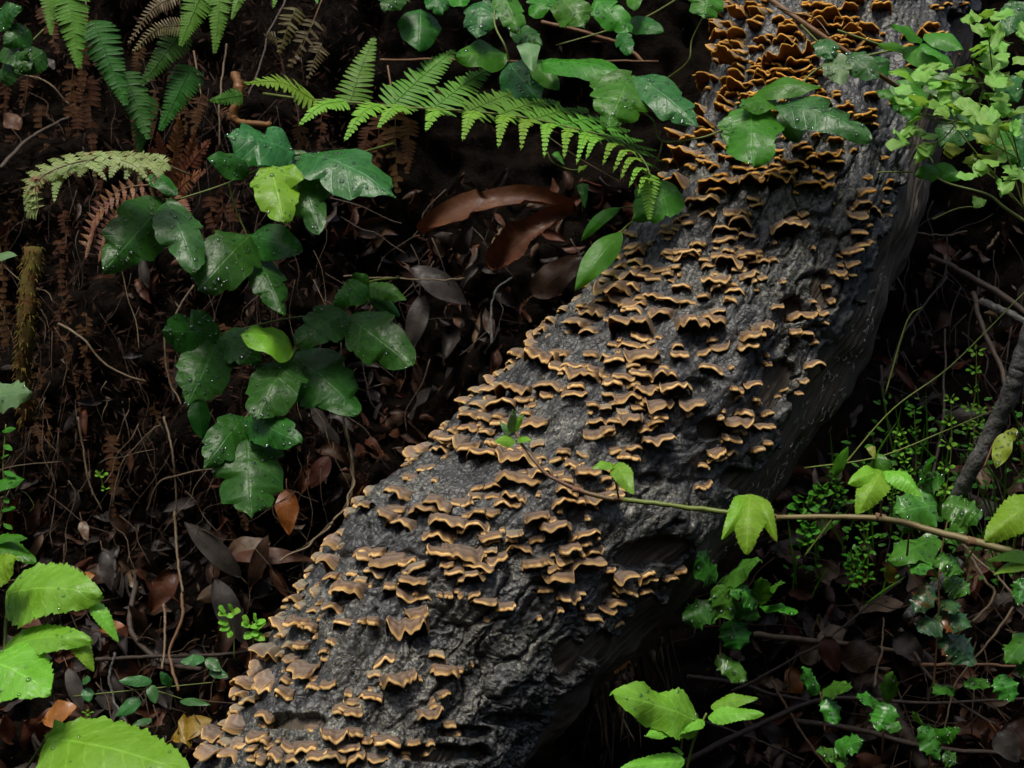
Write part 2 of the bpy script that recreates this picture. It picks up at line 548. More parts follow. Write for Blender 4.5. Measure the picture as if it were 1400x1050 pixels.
M = dict(
    bark=mat_bark(), wood=mat_wood(), ground=mat_ground(), water=mat_drop(),
    cap=mat_cap('bracket_cap'), cap_dull=mat_cap('bracket_cap_algae', True), cap_pale=mat_cap('bracket_cap_pale', False, True),
    rim=mat_simple('bracket_margin', (0.58, 0.31, 0.09), (0.78, 0.54, 0.24), 110, 0.7, 0.3),
    rim_dark=mat_simple('bracket_margin_rust', (0.66, 0.28, 0.03), (0.80, 0.45, 0.09), 160, 0.7, 0.3),
    under=mat_simple('bracket_underside', (0.16, 0.066, 0.015), (0.26, 0.115, 0.03), 120, 0.8, 0.3),
    under_dark=mat_simple('bracket_underside_rust', (0.18, 0.060, 0.007), (0.30, 0.11, 0.014), 90, 0.8, 0.35),
    oak=mat_leaf('leaf_dark_green', (0.016, 0.085, 0.009), (0.036, 0.150, 0.020), 0.27, 0.5, 7, 0.26, 0.22),
    oak_blue=mat_leaf('leaf_blue_green', (0.024, 0.108, 0.020), (0.048, 0.170, 0.040), 0.25, 0.5, 7, 0.2, 0.28),
    lime=mat_leaf('leaf_lime', (0.16, 0.35, 0.02), (0.23, 0.45, 0.035), 0.34, 0.5, 8, 0.32, 0.28),
    bright=mat_leaf('leaf_bright_green', (0.15, 0.37, 0.022), (0.22, 0.48, 0.055), 0.30, 0.5, 8, 0.30, 0.28),
    vivid=mat_leaf('leaf_translucent_green', (0.06, 0.22, 0.008), (0.085, 0.28, 0.012), 0.4, 0.15, 8, 0.45),
    mid=mat_leaf('leaf_mid_green', (0.034, 0.150, 0.008), (0.062, 0.225, 0.016), 0.30, 0.45, 8, 0.24, 0.24),
    holly=mat_leaf('leaf_holly', (0.034, 0.135, 0.014), (0.070, 0.225, 0.028), 0.16, 0.4, 6, 0.14, 0.35),
    holly_brown=mat_leaf('leaf_holly_browning', (0.022, 0.075, 0.026), (0.042, 0.11, 0.036), 0.25, 0.3, 6, 0.1, 0.5, blotch=(0.17, 0.055, 0.015)),
    pale=mat_leaf('leaf_pale_green', (0.10, 0.21, 0.07), (0.15, 0.27, 0.10), 0.42, 0.3, 5, 0.25),
    colum=mat_leaf('leaf_fresh_green', (0.17, 0.38, 0.05), (0.25, 0.50, 0.09), 0.5, 0.2, 4, 0.32),
    colum_y=mat_leaf('leaf_yellowing', (0.22, 0.30, 0.02), (0.30, 0.36, 0.03), 0.45, 0.2, 4, 0.35),
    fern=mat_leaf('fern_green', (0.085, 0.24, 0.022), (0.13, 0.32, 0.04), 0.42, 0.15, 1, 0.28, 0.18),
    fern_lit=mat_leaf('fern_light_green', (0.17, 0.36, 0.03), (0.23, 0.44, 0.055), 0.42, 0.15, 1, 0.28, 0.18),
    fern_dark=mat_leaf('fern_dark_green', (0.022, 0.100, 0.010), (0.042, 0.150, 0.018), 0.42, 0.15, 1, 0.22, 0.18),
    fern_pale=mat_leaf('fern_pale', (0.20, 0.29, 0.07), (0.30, 0.36, 0.12), 0.5, 0.15, 1, 0.25, blotch=(0.25, 0.13, 0.05)),
    fern_tan=mat_leaf('fern_tan', (0.16, 0.12, 0.045), (0.24, 0.19, 0.08), 0.55, 0.1, 1, 0.15),
    fern_brown=mat_leaf('fern_dead_brown', (0.13, 0.040, 0.012), (0.24, 0.085, 0.025), 0.55, 0.1, 1, 0.12, tcol=(0.2, 0.07, 0.02)),
    fern_dry=mat_leaf('fern_dry_dark', (0.042, 0.017, 0.006), (0.095, 0.040, 0.014), 0.6, 0.1, 1, 0.08, 0.15, tcol=(0.1, 0.04, 0.01)),
    fern_gold=mat_leaf('fern_old_gold', (0.07, 0.055, 0.008), (0.12, 0.09, 0.014), 0.5, 0.1, 1, 0.15),
    dead=mat_leaf('dead_leaf_brown', (0.026, 0.013, 0.007), (0.060, 0.029, 0.014), 0.5, 0.14, 9, 0.05, 0.3, tcol=(0.1, 0.04, 0.01)),
    dead_red=mat_leaf('dead_leaf_red', (0.052, 0.017, 0.008), (0.105, 0.036, 0.014), 0.5, 0.14, 9, 0.06, 0.3, tcol=(0.2, 0.05, 0.01)),
    dead_grey=mat_leaf('dead_leaf_grey', (0.026, 0.021, 0.018), (0.058, 0.046, 0.039), 0.5, 0.14, 9, 0.04, 0.3, tcol=(0.1, 0.07, 0.05)),
    dead_tan=mat_leaf('dead_leaf_tan', (0.14, 0.09, 0.048), (0.22, 0.15, 0.085), 0.42, 0.14, 9, 0.06, tcol=(0.2, 0.1, 0.03)),
    dead_orange=mat_leaf('dead_leaf_orange', (0.24, 0.075, 0.012), (0.32, 0.12, 0.02), 0.34, 0.3, 9, 0.15, tcol=(0.3, 0.1, 0.01)),
    dead_yellow=mat_leaf('dead_leaf_yellow', (0.25, 0.15, 0.012), (0.32, 0.2, 0.02), 0.4, 0.3, 9, 0.15, tcol=(0.3, 0.2, 0.01)),
    stem_green=mat_simple('stem_green', (0.10, 0.14, 0.022), (0.15, 0.18, 0.04), 90, 0.45, 0.2),
    stem_red=mat_simple('stem_red', (0.18, 0.075, 0.055), (0.17, 0.13, 0.05), 14, 0.45, 0.2),
    stem_vine=mat_simple('stem_vine', (0.17, 0.15, 0.055), (0.21, 0.15, 0.07), 16, 0.45, 0.2),
    twig=mat_simple('twig_bark', (0.045, 0.032, 0.024), (0.085, 0.062, 0.045), 150, 0.65, 0.5, 0.001),
    twig_brown=mat_simple('twig_brown', (0.13, 0.066, 0.030), (0.20, 0.11, 0.055), 110, 0.55, 0.4),
    twig_tan=mat_simple('twig_tan', (0.11, 0.078, 0.045), (0.20, 0.145, 0.085), 110, 0.6, 0.4),
    twig_grey=mat_simple('twig_grey', (0.022, 0.022, 0.020), (0.17, 0.165, 0.145), 130, 0.6, 1.0, 0.004),
    root=mat_simple('rootlet', (0.045, 0.028, 0.018), (0.10, 0.064, 0.038), 120, 0.6, 0.3),
    moss=mat_simple('rusty_moss', (0.12, 0.042, 0.010), (0.10, 0.10, 0.012), 60, 0.9, 0.8, 0.004),
    thread=mat_simple('white_thread', (0.45, 0.42, 0.36), (0.62, 0.58, 0.5), 200, 0.6, 0.2),
    debris=mat_simple('bank_debris', (0.008, 0.005, 0.0035), (0.040, 0.016, 0.008), 100, 0.75, 0.4, 0.001, 0.1),
)

# ------------------------------------------------------------------ the slope
PROFILE = np.array([(-14, 12.0), (-8, 8.6), (-4.5, 5.0), (-2.4, 1.4), (-1.0, -0.4), (0.3, -0.45), (0.9, -0.12), (1.35, 0.16), (1.66, 0.38), (1.92, 0.60), (2.13, 0.90),  # first points: unseen rise behind the camera, added and steepened to block low sky
                    (2.28, 1.25), (2.5, 1.75), (3.0, 2.5), (4.2, 3.5), (8, 5.5), (16, 8)])


def make_ground():
    seg = np.r_[np.linspace(0, 6, 40), np.linspace(6.02, 11.4, 300), np.linspace(11.5, 16, 40)]
    prof = np.stack([np.interp(seg, np.arange(17), PROFILE[:, 0]), np.interp(seg, np.arange(17), PROFILE[:, 1])], 1)
    # soften the corners
    for _ in range(6):
        prof[1:-1] = 0.25 * prof[:-2] + 0.5 * prof[1:-1] + 0.25 * prof[2:]
    xs = np.r_[np.linspace(-18, -1.0, 34)[:-1], np.linspace(-1.0, 1.0, 260), np.linspace(1.0, 18, 34)[1:]]
    nr, nc = len(seg), len(xs)
    X = np.tile(xs, nr)
    Y = np.repeat(prof[:, 0], nc)
    Z = np.repeat(prof[:, 1], nc)
    # the bank on the left stands nearer and steeper
    left = np.clip((-0.08 - X) / 0.25, 0, 1)
    left = left * left * (3 - 2 * left)
    up = np.clip((Z - 0.45) / 0.4, 0, 1) * np.clip((3.0 - Z) / 1.0, 0, 1)
    Y = Y - 0.20 * left * up
    p = np.stack([X, Y, Z], 1)
    near = np.exp(-((X / 1.6) ** 2)) * np.clip((Y - 0.2) / 0.6, 0, 1) * np.clip((4 - Y) / 1.5, 0, 1)
    n1 = fbm(p * 5.5, 4, 3)
    n2 = fbm(p * 28, 3, 8)
    far = fbm(p * 0.6, 3, 15)
    amp = 0.075 * n1 + 0.016 * n2
    Y = Y - amp * near * 0.9 - far * 0.4 * (1 - near)
    Z = Z + amp * near * 0.5 + far * 0.5 * (1 - near) * (np.hypot(X, Y) > 1.5)
    V = np.stack([X, Y, Z], 1)
    o = mesh_obj('ground', V, grid_faces(nr, nc), M['ground'])
    tag(o, 'dark wet humus of the steep forest slope', None, None, 'structure')
    g = V.reshape(nr, nc, 3)
    du = np.gradient(g, axis=1)
    dv = np.gradient(g, axis=0)
    nn = nrm(np.cross(du, dv))
    return g, nn


GV, GN = make_ground()
_gx, _gy, _gd = pix(GV.reshape(-1, 3))
_ok = (_gd > 0.6) & (_gx > -250) & (_gx < 1650) & (_gy > -250) & (_gy < 1300)
G_P = GV.reshape(-1, 3)[_ok]
G_N = GN.reshape(-1, 3)[_ok]
G_X, G_Y, G_D = _gx[_ok], _gy[_ok], _gd[_ok]


def ground_at(px, py):
    k = np.argmin((G_X - px) ** 2 + (G_Y - py) ** 2)
    n = G_N[k]
    if n @ (CAM - G_P[k]) < 0:
        n = -n
    return G_P[k], n, G_D[k]


# ------------------------------------------------------------------ the log
AX = [(330, 1330, 1.24, 200), (405, 1190, 1.28, 203), (490, 1045, 1.33, 206), (569, 917, 1.38, 208), (655, 815, 1.42, 212), (795, 675, 1.48, 209), (955, 502, 1.55, 200),
      (1068, 313, 1.62, 186), (1128, 140, 1.70, 180), (1172, -40, 1.78, 178), (1225, -260, 1.9, 176)]
ax_s = spline(np.array([np.r_[P(a + 6, b + 4, d), (h - 9) * d / FPX] for a, b, d, h in AX]), 900)
ax_c, ax_r = ax_s[:, :3], ax_s[:, 3]
for _ in range(30):
    ax_c[1:-1] = 0.25 * ax_c[:-2] + 0.5 * ax_c[1:-1] + 0.25 * ax_c[2:]
ax_T = nrm(np.gradient(ax_c, axis=0))
_tc = nrm(CAM - ax_c)
ax_N = nrm(_tc - (np.sum(_tc * ax_T, 1)[:, None]) * ax_T)
ax_S = nrm(np.cross(ax_N, ax_T))
if ax_S[450] @ RIGHT < 0:
    ax_S = -ax_S
ax_len = np.r_[0, np.cumsum(np.linalg.norm(np.diff(ax_c, axis=0), axis=1))]


def log_shape(k, th, kind):
    """k: axis sample index (array), th: angle in radians; returns radial distance"""
    r = ax_r[k]
    ln = ax_len[k]
    arc = th * 0.155
    p = np.stack([np.cos(th) * 1.0, np.sin(th) * 1.0, ln / 0.155], 1)
    h = 0.010 * fbm(p * 1.6, 3, 21)
    if kind == 'wood':
        q = np.stack([arc * 120, ln * 7, np.zeros_like(arc)], 1)
        return r - 0.012 + h + 0.0016 * fbm(q * np.array((3.5, 2.0, 1)), 3, 31) + 0.0035 * fbm(np.stack([arc * 34, ln * 26, arc * 0], 1), 4, 37)
    q = np.stack([arc, ln, np.zeros_like(arc)], 1)
    wx = arc + 0.012 * fbm(q * 30, 3, 41)
    wy = ln + 0.016 * fbm(q * 30 + 7, 3, 43)
    e1, c1 = worley(wx / 0.034 + 11, wy / 0.105, 1)         # large plates
    e2, c2 = worley(wx / 0.015 + 5, wy / 0.019, 2)          # small plates
    e3, c3 = worley(wx / 0.009, wy / 0.0052, 3)
    rough = np.clip(0.58 + 1.15 * fbm(q * 6 + 3, 3, 47) + 0.42 * np.sin(th), 0.16, 1.3)   # smooth areas and broken areas
    h = h + np.maximum(rough, 0.4) * 0.0062 * (np.clip(e1 / 0.13, 0, 1) ** 0.7 - 1) + rough * 0.0055 * (c1 - 0.5)
    gate = np.clip(0.5 + 1.6 * fbm(q * 22 + 9, 3, 71), 0, 1)
    h = h + np.maximum(rough, 0.55) * 0.0034 * gate * (np.clip(e2 / 0.10, 0, 1) - 1) + rough * 0.0026 * (c2 - 0.5)
    h = h + (0.3 + 0.7 * rough) * (0.0013 * (1 - gate) * (np.clip(e3 / 0.2, 0, 1) - 1) + 0.0007 * (c3 - 0.5))
    h = h + 0.0050 * fbm(np.stack([arc * 42, ln * 7, arc * 0], 1), 4, 53) + 0.0009 * fbm(q * 300, 2, 59)
    return r + h


def px_to_log(px, py):
    """undisplaced estimate used for the pits"""
    d2 = (LK_X - px) ** 2 + (LK_Y - py) ** 2 + np.where(LK_TH > math.pi / 2, 1e6, 0)
    return np.argmin(d2)


def make_log():
    root = thing('fallen_log', ax_c[300], 'thick dark grey fallen log leaning across the frame, crusted with bracket fungi', 'log')
    org = np.array(root.location)
    # bark shell
    ks = np.arange(20, 900, 1)
    ths = np.linspace(R(-122), R(80), 400)
    K = np.repeat(ks, len(ths))
    TH = np.tile(ths, len(ks))
    r = log_shape(K, TH, 'bark')
    ln = ax_len[K]
    # ragged lower edge of the bark on the right flank
    yk = pix(ax_c)[1]
    edge = np.radians(np.interp(yk[::-1], [-50, 0, 100, 200, 300, 450, 600, 700, 800, 900, 1050], [66, 62, 55, 42, 38, 43, 45, 48, 54, 66, 68]))[::-1][K] + R(8) * fbm(np.stack([ln * 9, ln * 0, ln * 0], 1), 4, 61) + R(5) * fbm(np.stack([ln * 60, TH * 6, ln * 0], 1), 3, 63)
    dlt = (TH - edge) * 0.155
    drop = np.clip(dlt / 0.004, 0, 1)
    r = r - drop * 0.024
    # broken pits and knot holes in the bark (photograph pixel, radius, depth)
    c0 = ax_c[K]
    dirn = np.cos(TH)[:, None] * ax_N[K] + np.sin(TH)[:, None] * ax_S[K]
    V = c0 + r[:, None] * dirn
    X, Y, D = pix(V)
    for (hx, hy, rx, ry, dp) in ((905, 752, 34, 17, .030), (868, 765, 22, 11, .02), (1084, 424, 20, 15, .03), (1066, 528, 22, 36, .016), (1128, 400, 14, 24, .018), (955, 470 + 60, 16, 10, .008),
                                 (826, 888, 24, 20, .022), (780, 905, 20, 26, .014), (600, 1030, 60, 12, .016), (700, 985, 40, 8, .01), (640, 1000, 36, 8, .012), (1010, 655, 24, 16, .015),
                                 (400, 985, 46, 10, .016), (980, 585, 20, 14, .014), (890, 655, 14, 8, .008), (800, 1000, 30, 30, .018)):
        q = ((X - hx) / rx) ** 2 + ((Y - hy) / ry) ** 2
        q = q * (1 + 0.5 * vnoise(V * 70, 5))
        f = np.clip(1.35 - q, 0, 0.5) / 0.5
        V = V - (f * dp * (np.abs(TH) < R(80)))[:, None] * dirn
    keep = (dlt < 0.007).reshape(len(ks), len(ths))
    F = grid_faces(len(ks), len(ths))
    fm = keep[:-1, :-1] & keep[1:, 1:] & keep[:-1, 1:] & keep[1:, :-1]
    F = F[fm.ravel()]
    used = np.unique(F)
    mp = np.full(len(V), -1)
    mp[used] = np.arange(len(used))
    uv = np.stack([TH / (2 * math.pi) + 0.5, ln], 1)
    mesh_obj('bark', V[used], mp[F], M['bark'], root, uv[used], True, org)
    # wood showing on the flank where the bark is gone
    kw = np.arange(0, 900, 2)
    tw = np.r_[np.linspace(R(20), R(140), 190), np.linspace(R(140), R(380), 40)[1:]]
    K2 = np.repeat(kw, len(tw))
    T2 = np.tile(tw, len(kw))
    r2 = log_shape(K2, T2, 'wood')
    V2 = ax_c[K2] + r2[:, None] * (np.cos(T2)[:, None] * ax_N[K2] + np.sin(T2)[:, None] * ax_S[K2])
    mesh_obj('bare_wood', V2, grid_faces(len(kw), len(tw)), M['wood'], root, np.stack([T2 / (2 * math.pi), ax_len[K2]], 1), True, org)
    return root, V.reshape(len(ks), len(ths), 3), ks, ths, dirn.reshape(len(ks), len(ths), 3)


LOG, LV, LKS, LTH, LDIR = make_log()
LV, LDIR, LTH, LKS = LV[::2, ::2], LDIR[::2, ::2], LTH[::2], LKS[::2]
LK_X, LK_Y, LK_D = pix(LV.reshape(-1, 3))
LK_TH = np.abs(np.tile(LTH, len(LKS)))
LK_P = LV.reshape(-1, 3)
LK_N = LDIR.reshape(-1, 3)
LK_PEN = np.where(LK_TH > R(88), 4000.0, 0.0)


def log_hit(px, py):
    return int(np.argmin((LK_X - px) ** 2 + (LK_Y - py) ** 2 + LK_PEN))


# torn wood fibres hanging below the log's right-hand edge
for i in range(34):
    x = rng.uniform(815, 925)
    y = 1000 - (x - 790) * 0.86 + rng.uniform(-6, 12)
    k = log_hit(x - 18, y - 25)
    d = LK_D[k] + 0.05 + rng.uniform(0, 0.05)
    a = P(x - 6, y - 22, d)
    ln = rng.uniform(30, 95)
    b = P(x + rng.normal(0, 14), y + ln, d + rng.uniform(-0.01, 0.05))
    tube('splinter', [a, (a + b) / 2 + rng.normal(0, 0.005, 3), b], rng.uniform(0.002, 0.0045), 0.0006, M['wood'] if i % 3 else M['twig_tan'], LOG, np.array(LOG.location), n=8, ns=5, seed=i, knob=0.15)

# ------------------------------------------------------------------ bracket fungi: one line per patch of log surveyed
# patch origin (photograph pixel), then lip centre x, y, lip width, drop from left end to right end, in steps of 1/5.833 pixel; a trailing g = grey algae-covered cap
SURVEY = {
    (880, 0): '735,90,170,0 565,155,100,20 660,185,100,10 585,260,170,10 725,240,140,-10 745,320,80,0 555,370,160,-20 735,362,110,0 770,400,100,20 640,440,230,-20 875,70,110,0 890,150,140,0 1040,150,150,-20 840,30,100,0 930,20,60,0 945,300,120,10 1080,290,160,-30 1130,215,160,-30 1230,260,90,60 1120,390,370,-60 1140,170,130,-10 480,640,150,-40 640,630,90,-40 735,640,190,0 720,580,110,10 625,720,130,-40 600,815,140,-50 905,650,130,0 1035,640,120,-20 895,715,150,-20 785,765,90,-30 430,840,90,40 960,565,160,0 1100,545,160,-20 1290,540,200,-30 1140,590,220,-10 1240,480,220,-10 1290,620,150,10 1345,655,120,0 1230,800,160,10 1375,800,90,0 1350,90,90,10 1250,105,150,0 1340,150,110,10',
    (1100, 0): '145,80,240,-20 60,20,150,0 180,30,80,0 360,25,150,0 625,25,150,0 140,160,250,20 300,135,130,0 400,125,80,0 380,200,140,30 495,195,150,-10 420,270,170,10 560,315,150,10 130,215,90,20 220,290,60,0 300,340,110,10 395,380,90,10 290,400,90,0 500,360,150,0 260,440,70,0 150,760,180,-10 265,720,60,0 165,810,190,20 330,840,140,0 325,880,130,0 475,870,120,-10 560,860,60,0 450,930,90,-20 540,920,100,20 490,965,80,0 570,970,60,0 555,735,120,10 720,800,60,0 790,665,90,-20 1040,170,120,10 1080,240,260,60 1230,250,90,30 1275,340,90,60 1240,420,80,0 840,270,80,0 840,350,70,0 900,500,120,10 935,560,120,40 1060,30,60,0 1090,55,60,0 1160,10,70,0 1300,10,50,0',
    (880, 170): '215,60,180,0 330,90,130,0 480,80,150,-20 455,145,50,0 585,165,120,-10 285,215,210,-20 215,300,190,-10 350,320,80,-10 130,390,60,0 220,450,190,10 510,300,120,0 560,340,100,-10 640,275,130,-20 720,250,150,10 770,330,170,0 940,320,100,0 1045,320,120,10 1020,355,120,10 1145,370,130,-20 1050,405,190,10 985,430,180,-10 890,375,100,0 850,410,200,-20 570,450,300,0 580,520,150,-10 430,620,240,-20 1260,120,90,0 1265,185,110,0 1360,220,120,20 1230,295,180,0 1345,260,110,0 1385,360,50,0 1320,480,160,-20 1365,450,70,0 865,605,120,10 900,655,110,0 825,685,110,20 715,705,180,0 755,770,170,10 325,740,130,0 465,715,160,-20 255,770,70,0 260,805,110,0 350,790,100,-10 165,820,70,0 175,855,130,0 170,910,70,0 655,855,190,10 700,905,90,0 605,920,110,0 825,895,150,-10 620,985,120,0 710,975,90,0 685,1015,110,0 910,1000,60,0 860,1030,150,0 430,945,110,0 290,1000,110,0 425,1005,80,0 380,1035,110,0 180,1030,110,0 595,1040,120,0 1290,705,100,-10 1195,770,100,-10 1290,760,90,0 1180,835,280,-30',
    (1060, 200): '450,20,200,0 480,110,130,20 390,210,150,30 370,290,90,0 620,25,40,0 740,360,130,-20 720,440,120,-10 715,490,80,-10 712,535,160,0 750,640,70,-20 690,700,120,-10 760,750,80,0 690,790,120,-20 760,800,80,0 650,830,130,-20 600,850,80,0 530,880,50,0 630,930,120,0 525,940,40,0 530,995,110,0 565,1030,60,0 630,1010,60,0 755,225,90,-20 925,270,80,0 925,330,70,0 900,440,60,0 905,510,70,0 830,510,100,40 900,75,50,0 960,115,50,0',
    (760, 300): '440,55,110,-10 595,110,90,0 570,215,180,20 580,280,130,0 450,300,140,0 480,365,110,0 595,340,150,-20 400,370,90,0 320,390,60,0 265,430,70,-30 210,505,50,0 425,440,130,0 610,400,90,10 520,450,180,-20 710,380,110,0 800,400,130,0 880,415,90,0 670,450,160,10 770,460,130,0 385,545,250,-10 565,550,150,-20 370,490,90,0 120,600,60,0 195,640,110,0 170,680,60,0 330,640,110,0 270,705,150,20 460,640,180,10 600,660,160,0 750,610,180,-20 640,630,120,0 880,670,220,30 230,770,230,30 110,835,200,-10 30,720,110,0 225,900,130,-10 430,810,120,10 510,870,330,-20 590,730,170,0,g 630,800,150,0,g 810,740,230,10 680,950,180,0 760,975,80,0,g 820,940,60,0 440,1000,90,0 570,1020,180,0 660,1015,70,0 730,1040,110,0 930,365,100,0,g 880,285,110,0 985,235,100,0 1040,280,180,0 1130,175,100,0 1125,245,80,0 1000,560,150,20 1160,620,110,0 1045,670,120,0 1180,320,80,0 1230,380,130,0 1300,430,120,0,g 1270,490,210,10 1300,540,80,0 1350,510,80,0 1250,965,90,0 1310,1010,160,-10 1310,730,130,0,g 1240,790,220,0 1120,860,240,0 1380,640,60,0 985,1010,100,0',
    (980, 320): '60,40,150,0 80,215,200,0 215,190,110,0 300,210,100,0 330,165,90,0 410,220,130,10 505,200,100,-10 330,120,60,0 170,275,110,0 265,320,150,-10 380,330,70,0 150,405,110,10 160,470,140,10 115,520,100,-10 305,375,40,0 320,420,40,0 495,580,100,-10 425,670,40,0 415,740,150,10 350,790,80,0 310,835,180,0 285,900,160,0 410,1030,60,0 780,560,130,0 850,610,100,0 760,670,240,-20 860,690,80,-30 640,745,100,0 640,800,50,0 745,800,120,0 780,870,100,-10 930,400,110,0 925,480,70,-40 800,1030,120,0',
    (600, 420): '850,80,110,-20 780,160,160,0 740,240,130,0 640,210,60,0 690,270,150,20 550,340,160,-10 490,360,50,0 640,410,120,0 760,420,260,10 550,440,150,0 920,375,200,20 920,485,190,-10 1060,470,210,-10 1200,370,120,0 1230,490,130,0 1135,545,260,-10 1340,395,110,0 410,480,80,0 525,495,120,0 445,545,80,0 370,570,130,0 215,570,90,0 420,625,100,0 320,620,80,0 355,670,160,10 550,670,240,5 220,640,110,0 150,730,130,0 260,760,120,0 355,730,100,0 470,780,240,-10 650,745,170,0 720,775,90,0 690,840,90,0 850,650,200,-5 860,715,120,0 1090,635,140,0 1075,690,180,0 960,655,70,0 170,810,90,0 300,825,110,0 180,870,200,-10 345,885,140,0 455,880,110,0 225,930,110,0 210,975,140,0 330,1000,150,0 470,945,170,-20 90,970,80,0 15,940,50,0 730,940,210,20 740,890,110,0 1360,590,90,0 1240,765,110,0 1320,800,90,0,g 1380,760,70,0 1205,845,40,0 1260,930,170,-30 1250,1020,170,0 1360,980,80,0',
    (800, 440): '470,255,260,-10 240,320,150,10 395,345,100,0 520,320,110,0 620,370,90,0 430,360,110,0 300,425,170,-10 460,435,180,10 645,425,190,0 230,510,140,60 400,495,120,0 520,550,190,10 590,515,70,0 755,535,240,5 190,580,120,0,g 340,625,200,-10 465,620,90,10 435,675,120,10 610,685,250,5 620,750,140,0 860,665,190,-5 315,715,90,0,g 380,780,190,5 235,785,110,0 205,860,110,0 500,850,150,0 590,830,140,10 630,940,230,-20 270,1020,110,0 385,1020,120,0 725,270,150,0 950,260,120,0 1010,400,170,30',
    (920, 440): '540,530,100,0 660,500,150,-10 745,490,60,-20 525,595,60,0 665,610,60,0 585,730,150,10 540,800,210,0 380,750,60,0 385,815,30,0 500,880,100,0 570,880,70,0 490,920,130,0 385,930,30,0 720,830,140,0 785,740,100,-20 800,825,60,0 830,890,120,-10 795,955,80,0 700,1015,100,-10 840,690,80,0 845,600,60,0 880,550,110,-10 970,490,110,0 1060,480,80,-30 1030,560,50,0 1150,350,150,10 1085,440,50,-60 765,340,60,0 410,1020,180,10',
    (440, 560): '630,290,80,0 585,350,50,0 690,370,190,10 640,340,70,0 920,340,200,10 1000,255,180,5 920,220,110,0 870,190,160,0 740,240,130,0 940,110,60,-30 1015,155,80,0 1115,325,200,10 1250,380,290,-30 1010,295,80,0 620,520,140,-10 745,545,190,-10 820,460,140,-30 440,640,100,0 560,670,190,20 330,630,110,0 220,690,120,0 280,750,130,0 195,810,90,30 460,770,110,0 560,800,140,0 480,860,180,20 570,920,240,-30 140,975,60,0 760,815,230,-10 920,750,220,10 1100,740,150,-20 1220,690,130,0 1200,610,120,-10 1320,620,140,0 1340,700,110,0 1000,920,270,30 930,1010,230,10 1180,970,240,-60 1190,840,200,0 1330,830,140,-10 1360,270,90,0',
    (640, 570): '230,220,170,20 350,290,150,0 430,270,80,0 380,360,320,-10 460,440,120,-40 600,470,200,10 420,555,330,10 570,610,40,0 360,650,180,20 280,690,130,0 370,700,80,0 550,230,110,0,g 600,330,90,0 700,345,110,0 760,285,100,0 855,355,130,10 915,290,90,0,g 780,330,60,0 740,450,110,0 865,410,110,0 980,460,180,-5 1080,500,110,0 1120,440,140,20 790,510,110,0 870,550,90,0 800,600,150,10 830,700,220,5 940,670,90,20 1130,660,280,-10 1140,560,90,0 1250,570,80,0 1310,320,160,30 540,825,180,-20 650,820,90,0 720,910,230,-10 840,960,120,-20 960,950,190,0 930,1020,90,0 200,970,170,0 190,1000,110,0 560,960,120,0 400,930,140,0,g 350,990,80,0,g 260,900,50,0',
    (840, 560): '930,340,100,-10 840,400,140,10 735,465,80,20 700,610,80,10 745,580,70,-20',
    (360, 700): '840,330,200,-10 770,370,170,-10 970,430,260,20 1140,405,130,0 720,510,150,0,g 860,480,160,0,g 770,550,100,0,g 1190,460,190,0,g 1160,560,220,10 1010,600,110,0 1220,680,260,20 1280,820,170,0 1140,960,310,-10 630,910,220,-30 770,870,50,0 870,890,110,10 500,250,130,0 560,240,50,0 605,160,70,0 470,300,130,0 400,350,90,0 450,410,170,0 350,450,60,0 350,530,140,0 510,520,100,0 265,580,90,0 300,650,110,0 200,690,110,-10 145,700,40,0 380,650,120,0 560,650,310,10 270,740,100,0 380,790,110,0 520,770,150,-30 110,860,80,0 90,910,140,0 200,880,160,0 270,910,110,0 350,920,110,0 320,880,80,0 100,980,60,0 150,970,60,0',
    (560, 700): '275,330,270,30 450,330,340,40 620,300,130,0,g 690,365,170,0 870,320,200,10 290,420,110,0 365,490,150,0 500,540,200,10 550,460,210,0 505,665,100,0 575,720,220,10 790,775,130,0 1030,445,180,10 1120,390,100,0 1160,440,110,0 1250,390,180,5 1205,540,240,-10 1090,605,120,0 1280,700,170,0 1360,670,100,0 1310,300,150,0 245,665,35,0 280,660,35,0 325,660,35,0 380,630,40,0 400,660,40,0 1050,840,40,0 1225,795,45,0',
    (740, 690): '440,385,160,-20 400,500,280,-10 580,500,80,0 730,590,180,30 850,580,150,0 900,620,140,-20 720,680,170,20 850,690,110,0 920,750,150,-10 960,790,140,0 850,800,60,0 1010,700,110,0 1080,590,150,-20 1130,530,100,0 1060,720,50,0 610,710,50,40 570,840,140,0 650,800,120,10 710,790,90,0 460,920,130,0 560,900,120,0 700,880,160,-10 640,940,100,10',
    (250, 850): '740,180,150,0 800,200,110,0 900,200,110,0 830,310,140,0 1195,180,100,0 1100,240,80,0 1110,280,90,0,g 510,235,90,0 600,240,200,-10,g 650,290,200,-20 540,370,180,10 450,310,50,0 450,370,60,0 870,400,240,0 820,470,120,0 990,430,70,0 1040,450,80,0 600,480,190,0 660,540,190,-10 750,580,160,0 580,580,50,0 410,470,150,-10 300,545,170,0 440,590,150,0 330,660,130,0 410,710,110,10 480,640,110,0 270,760,110,0 360,830,150,0 200,910,220,10 310,970,130,0 120,930,60,0 1030,520,110,0 1145,500,120,0 620,760,130,0 640,830,110,0 440,990,150,0 540,930,150,0 600,960,110,0 660,1000,110,0 740,1020,70,0 530,1020,90,0 840,1010,120,0 970,1010,160,0 1040,900,190,0 1200,940,220,0 1380,890,110,0 1310,580,60,0 1240,700,120,0 1350,640,110,0 1340,740,130,0 150,1080,190,0 330,1080,160,0 560,1110,170,0 740,1090,140,0 900,1100,150,0 1080,1090,180,0 80,1000,110,0 200,1010,130,0',
